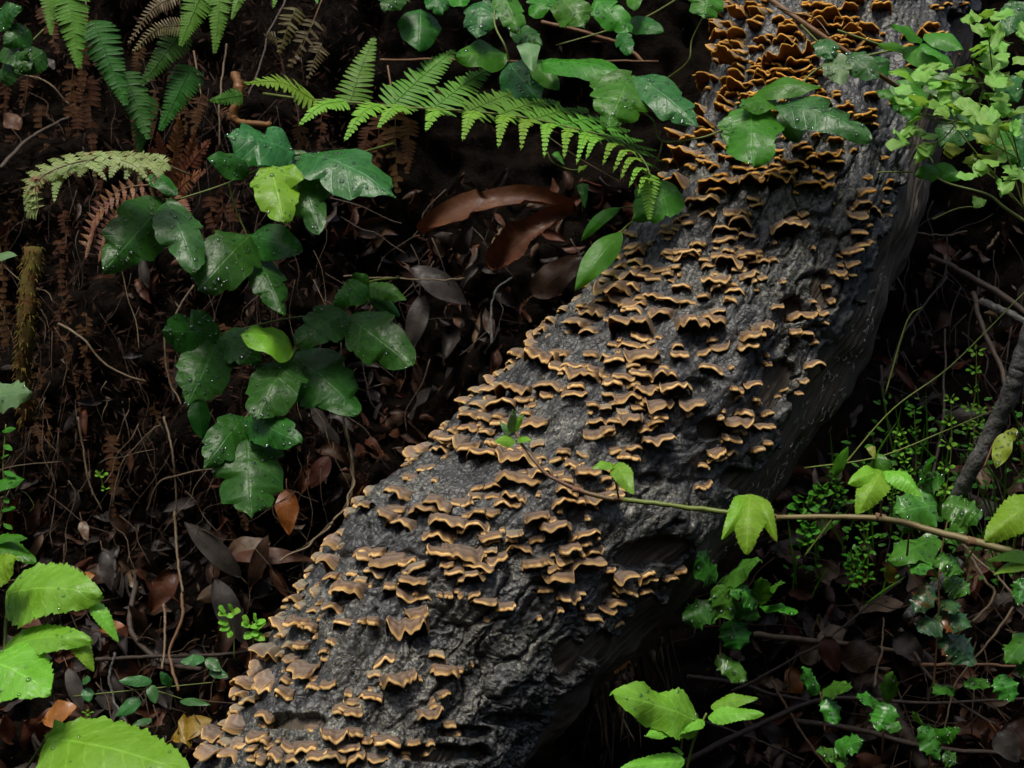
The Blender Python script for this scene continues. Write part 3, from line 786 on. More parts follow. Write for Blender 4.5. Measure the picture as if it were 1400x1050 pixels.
    (440, 870): '455,210,190,-15 420,310,120,0,g 510,380,90,0 660,410,260,10 930,160,120,0,g 1000,215,90,0 980,290,210,5 1110,265,60,0 980,460,90,-30 915,510,110,0 925,560,120,0 875,640,180,0 1040,700,85,0 1070,775,140,0 735,860,105,0 855,915,150,0 880,860,60,0 360,500,180,20 250,545,130,0 125,580,100,0 240,620,130,0 410,430,90,0 350,840,90,0 220,900,160,10 260,980,130,0 420,790,60,0 550,850,210,40 460,990,170,0 610,1000,180,0 660,920,70,0 80,1000,180,0 25,800,50,0',
    (680, 840): '650,400,220,-30 745,470,50,0 700,620,70,0',
}
BR = []
for (ox, oy), txt in SURVEY.items():
    for e in txt.split():
        q = e.split(',')
        BR.append((ox + float(q[0]) / 5.833, oy + float(q[1]) / 5.833, float(q[2]) / 5.833, float(q[3]) / 5.833, len(q) > 4))
BR.sort(key=lambda b: -b[2])


PALE = [False]


def bracket_arrays(px, py, wpx, dy, seed):
    """cap, margin and underside of one bracket, grown out of the bark where the photograph shows its lip"""
    rg = np.random.default_rng(seed)
    k = log_hit(px, py)
    dep = LK_D[k]
    w = wpx * dep / FPX * 1.13
    under = np.clip((285 - py) / 120.0, 0, 1)             # the high ones are seen from below
    p = float(np.clip(w * rg.uniform(0.34, 0.72) * (1 + 0.15 * under), 0.006, 0.0235 + 0.001 * under))
    droop = R(rg.uniform(-2, 13)) * (1 - under) - R(rg.uniform(4, 24)) * under
    archh = w * rg.uniform(0.03, 0.29) * (1 if rg.random() < 0.87 else -0.45) * (1 - 0.4 * under)
    if under == 0 and py < 420:
        droop *= 0.75
    jit = rg.normal(0, 0.22, 3) * np.array((1, 1, 0.3))
    for _ in range(2):
        n = LK_N[k]
        h = n * np.array((1, 1, 0.25))
        h = nrm(nrm(h) + 0.25 * np.array((0, -1, 0)) + jit)
        if abs(h[2]) > 0.25:
            h = nrm(h * np.array((1, 1, 0.5)))
        out = nrm(np.array((h[0], h[1], 0)))
        lip = LK_P[k] + out * p * math.cos(droop) - UP * p * math.sin(droop)
        lx, ly, _d = pix(lip)
        k = log_hit(px - (lx - pix(LK_P[k])[0]), py - (ly - pix(LK_P[k])[1]))
    base = LK_P[k]
    lat = nrm(np.cross(out, UP))
    if lat @ RIGHT < 0:
        lat = -lat
    roll = math.atan2(-dy, wpx) + rg.normal(0, 0.10)
    lat2 = lat * math.cos(roll) + UP * math.sin(roll)
    up2 = nrm(np.cross(out, lat2))
    if up2 @ UP < 0:
        up2 = -up2
    nt = 14 if wpx < 12 else (26 if wpx < 26 else 40)
    nr = 5 if wpx < 12 else 7
    t = np.linspace(-1, 1, nt)
    edge0 = np.clip((-LK_N[k] @ RIGHT - 0.45) / 0.3, 0, 1)
    ang = t * R(97)
    lob = 1 + (1 - 0.45 * edge0) * rg.uniform(0.10, 0.30) * np.sin(t * rg.uniform(2.5, 7) + rg.uniform(0, 6)) + rg.uniform(0.03, 0.10) * np.sin(t * rg.uniform(9, 17) + rg.uniform(0, 6))
    nwav = max(1.0, w / rg.uniform(0.011, 0.019))
    ruf = (np.sin(t * nwav * 1.9 + rg.uniform(0, 6.3)) + rg.uniform(0.3, 0.9) * np.sin(t * nwav * 3.7 + rg.uniform(0, 6.3)) + rg.uniform(0.25, 0.55) * np.sin(t * nwav * 6.8 + rg.uniform(0, 6.3))) * (0.7 + 0.6 * np.abs(t))
    amp = min(0.0045, 0.085 * w) * rg.uniform(0.5, 1.45)
    edge_l = np.clip((-LK_N[k] @ RIGHT - 0.45) / 0.3, 0, 1)      # along the upper left edge they stand out like frills
    p = p * (1 + 0.35 * edge_l)
    archh = archh + 0.10 * w * edge_l
    amp = amp * (1 + 0.6 * edge_l) * (1 - 0.15 * under)
    r = np.linspace(0, 1, nr)
    rr, tt = np.meshgrid(r, np.arange(nt), indexing='ij')
    A = ang[tt]
    X = (w / 2) * np.sin(A) * (0.74 + 0.26 * rr ** 0.8) * (1 + (lob[tt] - 1) * rr * 0.5)
    Yo = -0.007 + (p * np.clip(np.cos(A * 0.94), 0, 1) ** 0.62 * lob[tt] + 0.007) * rr
    Z = -math.tan(droop) * p * np.clip(np.cos(A), 0, 1) ** 0.5 * rr ** 1.25 + amp * ruf[tt] * rr ** 1.4
    Z = Z + archh * (np.cos(A) - 0.25) * rr ** 1.2
    Z = Z - 0.0016 * np.clip((rr - 0.75) / 0.25, 0, 1) ** 2 + 0.18 * p * np.sin(rr * math.pi) * (1 - under)
    th = 0.0014 + 0.0004 * rg.random()
    top = np.stack([X, Yo, Z], -1)
    bot = np.stack([X * (0.985 - 0.03 * rr), Yo * np.where(rr > 0.99, 0.96, 1), Z - th * (1.3 - 0.3 * rr) - 0.002 * (1 - rr)], -1)
    # margin: a rounded bead along the lip
    nb = 6
    o1 = nrm(top[-1] - top[-2])
    bead = th * rg.uniform(0.58, 0.86)
    a = np.linspace(R(115), R(-115), nb)
    cen = 0.5 * (top[-1] + bot[-1])
    rim = cen[None] + bead * (np.cos(a)[:, None, None] * o1[None] + np.sin(a)[:, None, None] * np.array((0, 0, 1.0)))
    B = np.stack([lat2, out, up2])
    tow = lambda q: base + q.reshape(-1, 3) @ B
    uvt = np.stack([tt / (nt - 1), rr], -1).reshape(-1, 2)
    uvr = np.stack(np.meshgrid(np.linspace(0, 1, nb), np.linspace(0, 1, nt), indexing='ij')[::-1], -1).reshape(-1, 2)
    Ft = grid_faces(nr, nt)
    PALE[0] = edge_l > 0.35 and rg.random() < 0.75
    return base, ((tow(top), Ft, uvt), (tow(rim), grid_faces(nb, nt), uvr), (tow(bot), Ft[:, ::-1], uvt))


# patches of the log named for what one can find beside them
SPOTS = [(915, 225, 'by the drooping fern tip'), (975, 45, 'on the upper left edge of the log'), (1000, 120, 'left of the broad lobed leaf on the log'), (1062, 22, 'left of the brown twig at top'),
         (1062, 75, 'in the crowd below the brown twig'), (1120, 20, 'right of the brown twig at top'), (1175, 40, 'beside the bare bark at top'), (1150, 70, 'around the two grey green leaves on the twig'),
         (1130, 135, 'above the long glossy leaf'), (1190, 155, 'right of the long glossy leaf'), (1300, 45, 'behind the trio of vivid leaves'), (1240, 70, 'under the trio of vivid leaves'),
         (985, 225, 'lower left of the broad lobed leaf'), (1045, 232, 'under the tip of the broad lobed leaf'), (1110, 215, 'under the long glossy leaf'), (1110, 250, 'on dark bark below the long leaf'),
         (1184, 275, 'in the column down the bark edge, upper end'), (1168, 350, 'in the column down the bark edge, lower end'), (1215, 265, 'on the bare wood beside the bark edge'), (1090, 305, 'in the lone cluster on smooth grey bark'),
         (1005, 295, 'in the midline group below the broad leaf'), (930, 300, 'beside the lobed leaf under the fern'), (1000, 345, 'mid log below the lone rows'), (1050, 358, 'at the right end of the long midline row'),
         (850, 350, 'beside the narrow curved blade'), (890, 375, 'right of the narrow curved blade'), (820, 400, 'on the left edge under the curved blade'), (945, 350, 'in the short row right of the blade'), (870, 415, 'in the long ruffled row across the log'),
         (785, 440, 'on the left edge under the ruffled row'), (860, 450, 'under the long ruffled row'), (970, 430, 'on pale bark at mid log'), (1000, 395, 'above the pale bark at mid log'), (1035, 460, 'beside the pale bare ridge'),
         (1105, 440, 'around the dark knot hole on the right'), (1150, 395, 'below the column on the bark edge'), (725, 455, 'on the left edge at mid height'), (790, 500, 'left of the mid log crowd'), (670, 530, 'on the left edge by the litter hollow'),
         (700, 560, 'above the vine tip'), (640, 580, 'left of the vine tip'), (780, 535, 'on grey bark above the vine tip'), (860, 500, 'in the mid log crowd'), (900, 525, 'in the lower mid log crowd'),
         (950, 500, 'right of the mid log crowd'), (830, 580, 'above the pair of vine leaflets'), (890, 585, 'right above the pair of vine leaflets'), (1030, 525, 'beside the dark hollow on the right'), (1090, 515, 'on the right bark edge above the wood'),
         (1012, 575, 'below the dark hollow on the right'), (1050, 590, 'on the right edge beside dark wood'), (990, 640, 'lowest on the right above the palmate vine leaf'), (590, 600, 'on the left edge left of the vine tip'), (560, 650, 'on the lichen crusted bark, left'),
         (700, 620, 'just left of the red vine stem'), (770, 630, 'beneath the red vine stem'), (820, 655, 'beneath the vine stem by the leaflets'), (690, 670, 'in the middle rows below the vine'), (630, 680, 'left in the rows below the vine'),
         (490, 690, 'on the left edge among lichen'), (530, 710, 'below the lichen crusted bark'), (610, 720, 'by the banded shell shaped cap'), (690, 740, 'right of the banded shell shaped cap'), (740, 720, 'below the vine at log centre'), (800, 740, 'in the right group below the vine'),
         (640, 770, 'in the pair of rows at log centre'), (770, 775, 'in the right group above the deep crack'), (660, 825, 'alone on smooth bark low on the log'), (790, 815, 'above the lower right cluster'), (880, 800, 'in the upper tuft at the lower right edge'),
         (845, 845, 'in the lower tuft at the lower right edge'), (520, 770, 'in the greenish group left of centre'), (440, 745, 'on the left edge above the frilly shelf'), (430, 800, 'around the big frilly shelf on the left edge'), (560, 840, 'beneath the greenish group'), (480, 860, 'on wet bark near the left edge'),
         (390, 860, 'on the left edge by the small cress'), (360, 900, 'beside the yellow dead leaf, upper'), (330, 950, 'on the left edge above the yellow leaf'), (410, 920, 'right of the left edge ruffles'), (300, 1010, 'at the lowest left edge'), (370, 1010, 'along the bottom of the frame, left'),
         (440, 1015, 'along the bottom of the frame, middle'), (540, 1025, 'along the bottom of the frame, right'), (480, 960, 'in the folded cluster low on the log'), (540, 930, 'on wet bark low on the log'), (605, 930, 'in the short column low on the log'), (600, 1010, 'among the small buttons near the bottom'),
         (800, 920, 'alone on the black bark, lower right')]
ORD = ['uppermost', 'second from top', 'third from top', 'fourth from top', 'fifth from top', 'sixth from top', 'seventh from top', 'eighth from top', 'ninth from top', 'tenth from top', 'eleventh from top', 'twelfth from top', 'thirteenth from top', 'fourteenth from top']
single = BR[:300]
byspot = {}
for b in single:
    j = min(range(len(SPOTS)), key=lambda i: (SPOTS[i][0] - b[0]) ** 2 + (SPOTS[i][1] - b[1]) ** 2)
    byspot.setdefault(j, []).append(b)
nb_ = 0
for j, lst in byspot.items():
    lst.sort(key=lambda b: b[1])
    for i, (px, py, wpx, dy, g) in enumerate(lst):
        nb_ += 1
        base, (top, rim, bot) = bracket_arrays(px, py, wpx, dy, 1000 + nb_)
        high = py < 265
        size = 'wide' if wpx > 38 else ('small' if wpx < 22 else 'ruffled')
        colr = 'grey green' if g else ('rusty' if high else ('orange rimmed brown' if py < 420 else 'tan rimmed brown'))
        wh = SPOTS[j][2]
        lab = f'{size} {colr} bracket {wh}' + (f', {ORD[i]}' if len(lst) > 1 else '')
        if len(lab.split()) > 16:
            lab = f'{colr} bracket {wh}' + (f', {ORD[i]}' if len(lst) > 1 else '')
        root = thing('bracket_fungus', base, lab, 'fungus', 'bracket fungi on the log')
        org = base
        mesh_obj('cap', top[0], top[1], M['cap_dull' if g else ('cap_pale' if PALE[0] else 'cap')], root, top[2], True, org)
        mesh_obj('margin', rim[0], rim[1], M['rim_dark' if high else 'rim'], root, rim[2], True, org)
        mesh_obj('underside', bot[0], bot[1], M['under_dark' if high else 'under'], root, bot[2], True, org)
# the rest: small ones between, one mesh with three materials
bag = Bag()
midx = []
extra = list(BR[300:])
for _ in range(150):                                       # buttons too small to count
    b = single[rng.integers(300)]
    extra.append((b[0] + rng.normal(0, 20), b[1] + rng.normal(0, 14), rng.uniform(3, 9), 0, False))
for _ in range(120):                                       # the crowded top of the log
    y_ = rng.uniform(-20, 250)
    x0_ = 968 - 0.18 * y_
    extra.append((rng.uniform(x0_, x0_ + 215), y_, rng.uniform(9, 22), rng.normal(0, 2), False))
for i, (px, py, wpx, dy, g) in enumerate(extra):
    base, prts = bracket_arrays(px, py, wpx, dy, 5000 + i)
    for q, (V, F, uv) in enumerate(prts):
        n0 = sum(len(x) for x in bag.F)
        bag.add(V, F, uv)
        midx += [(1 if q == 0 and (g or PALE[0]) else (0, 2, 4)[q]) + (1 if q and py < 265 else 0)] * len(bag.F[-1])
o = bag.build('small_bracket_fungi', M['cap'])
for k in ('cap_dull', 'rim', 'rim_dark', 'under', 'under_dark'):
    o.data.materials.append(M[k])
o.data.polygons.foreach_set('material_index', np.array(midx, np.int32))
tag(o, 'scattered small tan brackets and buttons between the larger ones on the log', 'fungus', None, 'stuff')

# ------------------------------------------------------------------ leaves
def outline(kind, t, rg):
    """half widths (left, right) along the midrib, 0..1"""
    t = np.asarray(t)
    s = np.sin(math.pi * np.clip(t, 0, 1))
    if kind == 'oak':                                   # rounded lobes
        body = np.clip(np.sin(math.pi * t ** 0.80), 0, 1) ** 0.66
        res = []
        for sd in (0, 1):
            k = rg.uniform(2.2, 3.6)
            ph = rg.uniform(0, 1)
            f = (t * k + ph) % 1.0
            notch = np.where(f < 0.14, 1 - f / 0.14, 0) * 0.35 + (1 - f) ** 2.2
            dp = rg.uniform(0.16, 0.36)
            res.append(body * (1 - dp * np.clip(notch, 0, 1) * np.clip((t - 0.28) / 0.15, 0, 1)) * (1 + 0.03 * np.sin(33 * t + 6 * ph)))
        return res
    if kind == 'ovate':
        b = np.clip(np.sin(math.pi * t ** 0.75), 0, 1) ** 0.75
        return [b * (1 + 0.04 * np.sin(17 * t + i)) for i in (0, 1.5)]
    if kind == 'tooth':
        b = np.clip(np.sin(math.pi * t ** 0.68), 0, 1) ** 0.72
        return [b * (1 - 0.13 * ((t ** 1.15 * n + 0.3) % 1.0) - 0.055 * ((t * n * 2.3 + 0.6) % 1.0)) * (1 + 0.05 * np.sin(t * 8 + n)) for n in (11, 12.5)]
    if kind == 'maple':                                 # broad, shallowly lobed and toothed
        b = np.clip(np.sin(math.pi * t ** 0.62), 0, 1) ** 0.55
        return [b * (1 - 0.20 * (0.5 - 0.5 * np.cos(2 * math.pi * (2.3 * t + p)))) * (1 - 0.09 * ((t * 13 + p) % 1.0)) for p in (0.1, 0.35)]
    if kind == 'holly':
        b = np.clip(np.sin(math.pi * t ** 0.85), 0, 1) ** 0.6
        res = []
        for n in (4.1, 4.5):
            f = (t * n + 0.35) % 1.0
            sp_ = np.abs(f - 0.62) / 0.5
            res.append(b * (0.80 + 0.26 * np.clip(1 - sp_ * 1.5, 0, 1) ** 1.3))
        return res
    if kind == 'fan':                                   # columbine leaflet: wedge base, three rounded lobes
        b = np.clip(t / 0.55, 0, 1) ** 0.8 * np.clip((1 - t) / 0.28, 0, 1) ** 0.45
        return [b * (0.86 + 0.14 * np.cos(2 * math.pi * (t * 2.6 + p))) for p in (0, 0.15)]
    if kind == 'heart':
        b = np.clip(1 - t, 0, 1) ** 0.75 * np.clip(t / 0.08, 0, 1) ** 0.5
        return [b, b]
    b = np.clip(np.sin(math.pi * t ** 0.9), 0, 1) ** 0.85   # lance
    return [b * (1 + 0.03 * np.sin(9 * t + i)) for i in (0, 2)]


def leaf_arrays(b, t, W, face, kind='oak', seed=0, arch=0.08, fold=0.12, wave=0.06, nvec=None, curl=0.0):
    """a leaf from b (base) to t (tip), both world points; W: real width"""
    rg = np.random.default_rng(seed)
    ax = t - b
    L = np.linalg.norm(ax)
    ax = ax / L
    if nvec is None:
        n = face * nrm(CAM - b) + (1 - face) * (UP * 0.95 + np.array((0, -0.22, 0))) + rg.normal(0, 0.10, 3)
    else:
        n = nvec
    n = nrm(n - (n @ ax) * ax)
    sd = np.cross(ax, n)
    nt = {'tooth': 84, 'maple': 60, 'holly': 48, 'oak': 44}.get(kind, 20)
    nu = 9 if kind != 'lance' else 7
    tt = np.linspace(0, 1, nt)
    hl, hr = outline(kind, tt, rg)
    u = np.linspace(-1, 1, nu)
    hw = np.where(u[None] < 0, hl[:, None], hr[:, None]) * W / 2
    S = hw * u[None]
    T = np.repeat(tt[:, None], nu, 1)
    if kind == 'oak' or kind == 'maple' or kind == 'holly':
        T = T + 0.05 * np.abs(u)[None] * np.sin(T * 9 + rg.uniform(0, 6)) - 0.03 * np.abs(u)[None]
    au = np.abs(u)[None]
    z = arch * L * 4 * T * (1 - T) - fold * W * au ** 1.3 * np.sin(math.pi * np.clip(T, 0, 1)) ** 0.5
    z = z + wave * W * au ** 1.6 * np.sin(T * rg.uniform(7, 12) + rg.uniform(0, 6) + np.sign(u)[None] * rg.uniform(0.5, 2))
    z = z + (0.012 if kind == 'tooth' else 0.0065) * W * np.cos(2 * math.pi * (7 * T - 1.5 * au)) * np.clip(au * 4, 0, 1) + 0.012 * W * np.sin(T * 19 + u[None] * 5 + rg.uniform(0, 6)) * np.sin(u[None] * 4 + rg.uniform(0, 6))
    if curl:
        z = z - curl * L * T ** 2 + curl * L * T
        S = S * (1 - 0.3 * abs(curl) * T)
        z = z + curl * W * au ** 2 * 0.9
    V = b + ax * (T * L)[..., None] + sd * S[..., None] + n * z[..., None]
    uv = np.stack([np.repeat((u[None] * 0.5 + 0.5), nt, 0), np.repeat(tt[:, None], nu, 1)], -1).reshape(-1, 2)
    return V.reshape(-1, 3), grid_faces(nt, nu), uv, n


def real_w(b, t, wpx, d, face, seed=0):
    ax = nrm(t - b)
    n = face * nrm(CAM - b) + (1 - face) * UP
    n = nrm(n - (n @ ax) * ax)
    s = np.cross(ax, n)
    v = nrm(b - CAM)
    app = np.linalg.norm(s - (s @ v) * v)
    return wpx * d / FPX / max(app, 0.42)


LSEED = [100]
_dome = []
for _i, (_r, _z) in enumerate(((1, 0), (0.86, 0.38), (0.5, 0.62), (0.0, 0.7))):
    for _j in range(7):
        _a = 2 * math.pi * _j / 7
        _dome.append((_r * math.cos(_a), _r * math.sin(_a), _z))
DOME = np.array(_dome)
DOME_F = np.array([(i * 7 + j, i * 7 + (j + 1) % 7, (i + 1) * 7 + (j + 1) % 7, (i + 1) * 7 + j) for i in range(3) for j in range(7)])


def add_drops(leaf, V, nt, nu, n, W, root, org, count, rg):
    bag = Bag()
    g = V.reshape(nt, nu, 3)
    for _ in range(int(count * 1.5)):
        a, c = rg.integers(2, nt - 2), rg.integers(1, nu - 1)
        p = g[a, c] + (g[a + 1, c] - g[a, c]) * rg.random() + (g[a, c + (1 if c < nu - 1 else 0)] - g[a, c]) * rg.random() * 0.9
        nn = nrm(np.cross(g[a, min(c + 1, nu - 1)] - g[a, c - 1], g[a + 1, c] - g[a - 1, c]))
        if nn @ n < 0:
            nn = -nn
        x = nrm(np.cross(nn, (0.3, 0.5, 0.8)))
        y = np.cross(nn, x)
        r = rg.uniform(0.0007, 0.0018) * (1.6 if rg.random() < 0.12 else 1)
        bag.add(p + nn * 0.0002 + r * (DOME[:, :1] * x + DOME[:, 1:2] * y + DOME[:, 2:] * nn), DOME_F)
    o = bag.build('water_drops', M['water'], leaf, org)
    o['kind'] = 'stuff'


def leaf(root, base, tip, wpx, d0, d1=None, face=0.62, kind='oak', mat='oak', drops=0, arch=0.06, fold=0.12, wave=0.06, name='leaf', curl=0.0, label=None):
    LSEED[0] += 1
    sd = LSEED[0]
    d1 = d0 if d1 is None else d1
    b, t = P(*base, d0), P(*tip, d1)
    W = real_w(b, t, wpx, d0, face)
    V, F, uv, n = leaf_arrays(b, t, W, face, kind, sd, arch, fold, wave, None, curl)
    org = np.array(root.location)
    o = mesh_obj(name, V, F, M[mat], root, uv, True, org)
    if label:
        o['label'] = label
    if drops:
        nt = {'tooth': 84, 'maple': 60, 'holly': 48, 'oak': 44}.get(kind, 20)
        add_drops(o, V, nt, 9, n, W, root, org, drops, np.random.default_rng(sd))
    return o


def stem(root, pts, w0, w1, mat='stem_green', name='stem', n=24, **k):
    """pts: (px, py, depth); widths in photograph pixels at that depth"""
    q = [P(*p) for p in pts]
    d = pts[0][2]
    return tube(name, q, w0 * d / FPX / 2, w1 * d / FPX / 2, M[mat], root, np.array(root.location), n=n, **k)


def plant(name, px, py, d, label, cat='plant', group=None):
    return thing(name, P(px, py, d), label, cat, group)


# --- the oak-leaved shrub on the left bank: three sprigs
G1 = 'oak leaved sprigs on the left bank'
s = plant('poison_oak_sprig', 460, 217, 1.55, 'upper oak leaved sprig with one lime green leaf among blue green ones', 'plant', G1)
stem(s, [(540, 196, 1.66), (457, 217, 1.56), (403, 212, 1.53), (313, 250, 1.53), (237, 275, 1.52)], 4, 2.5)
stem(s, [(313, 250, 1.53), (322, 285, 1.53), (338, 322, 1.53)], 3, 2)
leaf(s, (405, 211), (306, 186), 38, 1.53, 1.50, 0.35, 'oak', 'oak_blue', 22, 0.10)
leaf(s, (352, 190), (338, 230), 48, 1.57, 1.55, 0.6, 'oak', 'oak')
leaf(s, (342, 234), (283, 216), 32, 1.53, 1.50, 0.5, 'ovate', 'oak', 10)
leaf(s, (404, 214), (436, 318), 70, 1.54, 1.47, 0.75, 'oak', 'oak_blue', 42)
leaf(s, (410, 211), (545, 274), 84, 1.53, 1.47, 0.55, 'oak', 'oak_blue', 36, 0.10)
leaf(s, (368, 226), (388, 306), 66, 1.50, 1.45, 0.7, 'oak', 'lime', 16, label='lime green young leaf')
leaf(s, (372, 236), (415, 246), 34, 1.50, 1.48, 0.6, 'ovate', 'lime', 6)
leaf(s, (222, 279), (139, 374), 82, 1.52, 1.46, 0.75, 'oak', 'oak', 34)
leaf(s, (228, 277), (268, 372), 66, 1.51, 1.45, 0.75, 'oak', 'oak_blue', 34)
leaf(s, (205, 238), (243, 268), 26, 1.53, 1.51, 0.5, 'ovate', 'oak', 8)
leaf(s, (343, 320), (268, 400), 80, 1.52, 1.46, 0.75, 'oak', 'oak', 34)
leaf(s, (342, 321), (414, 345), 50, 1.53, 1.50, 0.65, 'ovate', 'oak', 16)
leaf(s, (350, 352), (388, 432), 52, 1.53, 1.48, 0.75, 'oak', 'oak', 14)
s = plant('poison_oak_sprig', 470, 424, 1.58, 'middle oak leaved sprig with small trio of leaflets at its right end', 'plant', G1)
stem(s, [(545, 380, 1.66), (500, 388, 1.6), (470, 424, 1.58), (385, 437, 1.56), (302, 457, 1.54)], 3.5, 2.5)
leaf(s, (301, 456), (220, 452), 64, 1.54, 1.50, 0.75, 'oak', 'oak', 22)
leaf(s, (296, 470), (254, 558), 74, 1.53, 1.48, 0.75, 'oak', 'oak', 22)
leaf(s, (302, 458), (360, 496), 54, 1.54, 1.51, 0.7, 'oak', 'oak', 14)
leaf(s, (270, 545), (276, 600), 30, 1.57, 1.56, 0.7, 'ovate', 'oak')
leaf(s, (470, 427), (404, 470), 60, 1.56, 1.52, 0.7, 'oak', 'oak', 14)
leaf(s, (478, 434), (563, 500), 76, 1.56, 1.51, 0.75, 'oak', 'oak', 26)
leaf(s, (503, 390), (556, 410), 28, 1.58, 1.56, 0.6, 'tooth', 'mid')
leaf(s, (502, 390), (456, 416), 40, 1.58, 1.56, 0.65, 'tooth', 'mid', 6)
leaf(s, (504, 388), (482, 374), 18, 1.59, 1.58, 0.6, 'tooth', 'mid')
leaf(s, (505, 402), (547, 433), 22, 1.59, 1.58, 0.6, 'ovate', 'oak')
s = plant('poison_oak_sprig', 400, 486, 1.56, 'lowest oak leaved sprig, hanging, with a folded bright leaf edge', 'plant', G1)
stem(s, [(420, 440, 1.6), (402, 484, 1.55), (372, 530, 1.55), (336, 572, 1.53), (338, 600, 1.52)], 3.5, 2.2)
leaf(s, (402, 478), (329, 457), 30, 1.53, 1.50, 0.25, 'ovate', 'lime', 4, 0.12, label='folded bright green leaf')
leaf(s, (396, 490), (350, 576), 80, 1.53, 1.47, 0.75, 'oak', 'oak', 34)
leaf(s, (403, 486), (490, 566), 96, 1.57, 1.53, 0.7, 'oak', 'oak', 8)
leaf(s, (335, 571), (412, 606), 54, 1.51, 1.46, 0.7, 'oak', 'oak', 22)
leaf(s, (333, 569), (276, 644), 54, 1.52, 1.47, 0.7, 'oak', 'oak', 20)
leaf(s, (338, 598), (344, 712), 98, 1.51, 1.45, 0.8, 'oak', 'oak', 30)

# --- vines and leaves along the top edge
s = plant('climbing_vine', 690, 0, 1.66, 'dark leafy vine hanging over the top edge behind the fern', 'plant')
stem(s, [(680, -20, 1.64), (676, 30, 1.62), (690, 62, 1.6), (697, 85, 1.6)], 3, 2)
stem(s, [(940, -10, 1.62), (880, 25, 1.63), (820, 45, 1.64), (760, 62, 1.64)], 3, 2)
for b_, t_, w_, d_, fc, kd, mt, dr in (((575, 12), (572, 70), 58, 1.68, .7, 'ovate', 'oak', 0), ((545, -15), (528, 14), 44, 1.66, .5, 'oak', 'oak', 8), ((590, -20), (606, 22), 40, 1.68, .6, 'oak', 'oak', 0),
                                       ((660, 2), (652, 54), 50, 1.64, .7, 'oak', 'oak_blue', 22), ((685, -10), (712, 50), 40, 1.58, .6, 'oak', 'mid', 14), ((704, 40), (742, 62), 30, 1.61, .6, 'oak', 'oak', 4),
                                       ((722, 58), (728, 99), 36, 1.56, .8, 'heart', 'pale', 0), ((692, 74), (622, 78), 38, 1.64, .45, 'ovate', 'mid', 4), ((696, 86), (738, 138), 66, 1.62, .65, 'ovate', 'oak_blue', 24),
                                       ((728, 82), (764, 124), 30, 1.60, .6, 'ovate', 'mid', 0), ((740, 86), (858, 101), 30, 1.56, .3, 'ovate', 'mid', 8), ((752, -12), (728, 24), 44, 1.64, .6, 'oak', 'mid', 6),
                                       ((768, -5), (800, 40), 52, 1.60, .65, 'oak', 'mid', 16), ((812, 0), (864, 46), 40, 1.60, .55, 'oak', 'mid', 10), ((858, 28), (908, 44), 26, 1.62, .5, 'ovate', 'oak', 4),
                                       ((870, -10), (866, 14), 24, 1.62, .6, 'ovate', 'mid', 0), ((620, -20), (632, 10), 36, 1.66, .5, 'oak', 'mid', 0), ((848, 45), (862, 75), 26, 1.68, .6, 'oak', 'oak', 0)):
    leaf(s, b_, t_, w_, d_, d_ - 0.03, fc, kd, mt, dr)
s = plant('poison_oak_sprig', 905, 192, 1.5, 'glossy oak leaved sprig drooping over the log beside the fern', 'plant')
stem(s, [(1000, 172, 1.46), (960, 188, 1.45), (906, 193, 1.46), (893, 165, 1.46), (878, 152, 1.47)], 3, 2.2)
stem(s, [(906, 193, 1.46), (900, 215, 1.46), (888, 235, 1.48)], 2.6, 2)
leaf(s, (862, 104), (830, 176), 84, 1.47, 1.42, 0.65, 'oak', 'mid', 30)
leaf(s, (868, 104), (958, 178), 56, 1.47, 1.41, 0.55, 'oak', 'oak_blue', 34)
leaf(s, (838, 104), (812, 128), 40, 1.52, 1.50, 0.5, 'oak', 'mid', 0)
leaf(s, (926, 258), (862, 302), 56, 1.47, 1.45, 0.6, 'oak', 'mid', 0)
leaf(s, (880, 250), (900, 292), 40, 1.48, 1.46, 0.65, 'oak', 'mid', 0)
s = plant('leaf_blade', 850, 318, 1.47, 'narrow curved green blade against the left edge of the log', 'plant')
leaf(s, (850, 316), (786, 396), 36, 1.46, 1.43, 0.6, 'lance', 'vivid', 0, 0.10)
stem(s, [(866, 302, 1.48), (858, 308, 1.47), (850, 316, 1.46)], 3, 3)
s = plant('leaf_blade', 845, 284, 1.52, 'thin drooping dark green blade above the curved one', 'plant')
leaf(s, (848, 284), (794, 330), 16, 1.50, 1.50, 0.5, 'lance', 'mid', 0, 0.22)
stem(s, [(880, 290, 1.53), (866, 284, 1.51), (848, 284, 1.50)], 2, 2)
s = plant('creeping_leaf', 970, -5, 1.42, 'single bright lobed leaf at the top left edge of the log', 'plant')
leaf(s, (968, -12), (962, 27), 50, 1.44, 1.42, 0.7, 'oak', 'mid', 14)
stem(s, [(905, 112, 1.5), (940, 85, 1.46), (946, 55, 1.46), (962, 22, 1.45)], 2.5, 2)

# --- leaves lying over the top of the log
s = plant('broad_leaf_sprig', 1072, 142, 1.44, 'sprig on the log with a broad lobed leaf and a long glossy one', 'plant')
stem(s, [(1242, 64, 1.44), (1150, 84, 1.44), (1110, 100, 1.44), (1074, 142, 1.43), (1026, 152, 1.43)], 3.5, 2.5)
leaf(s, (1026, 146), (1030, 228), 96, 1.43, 1.38, 0.8, 'maple', 'mid', 6, 0.05, 0.10, label='broad lobed leaf hanging over the brackets')
leaf(s, (1024, 154), (992, 202), 46, 1.44, 1.41, 0.7, 'maple', 'mid', 0)
leaf(s, (1072, 142), (1190, 190), 54, 1.42, 1.37, 0.5, 'oak', 'oak_blue', 36, 0.09, label='long glossy leaf')
leaf(s, (1062, 138), (1008, 146), 30, 1.43, 1.41, 0.4, 'oak', 'mid', 6)
leaf(s, (1028, 134), (1124, 120), 18, 1.44, 1.42, 0.35, 'ovate', 'mid', 0, 0.14)
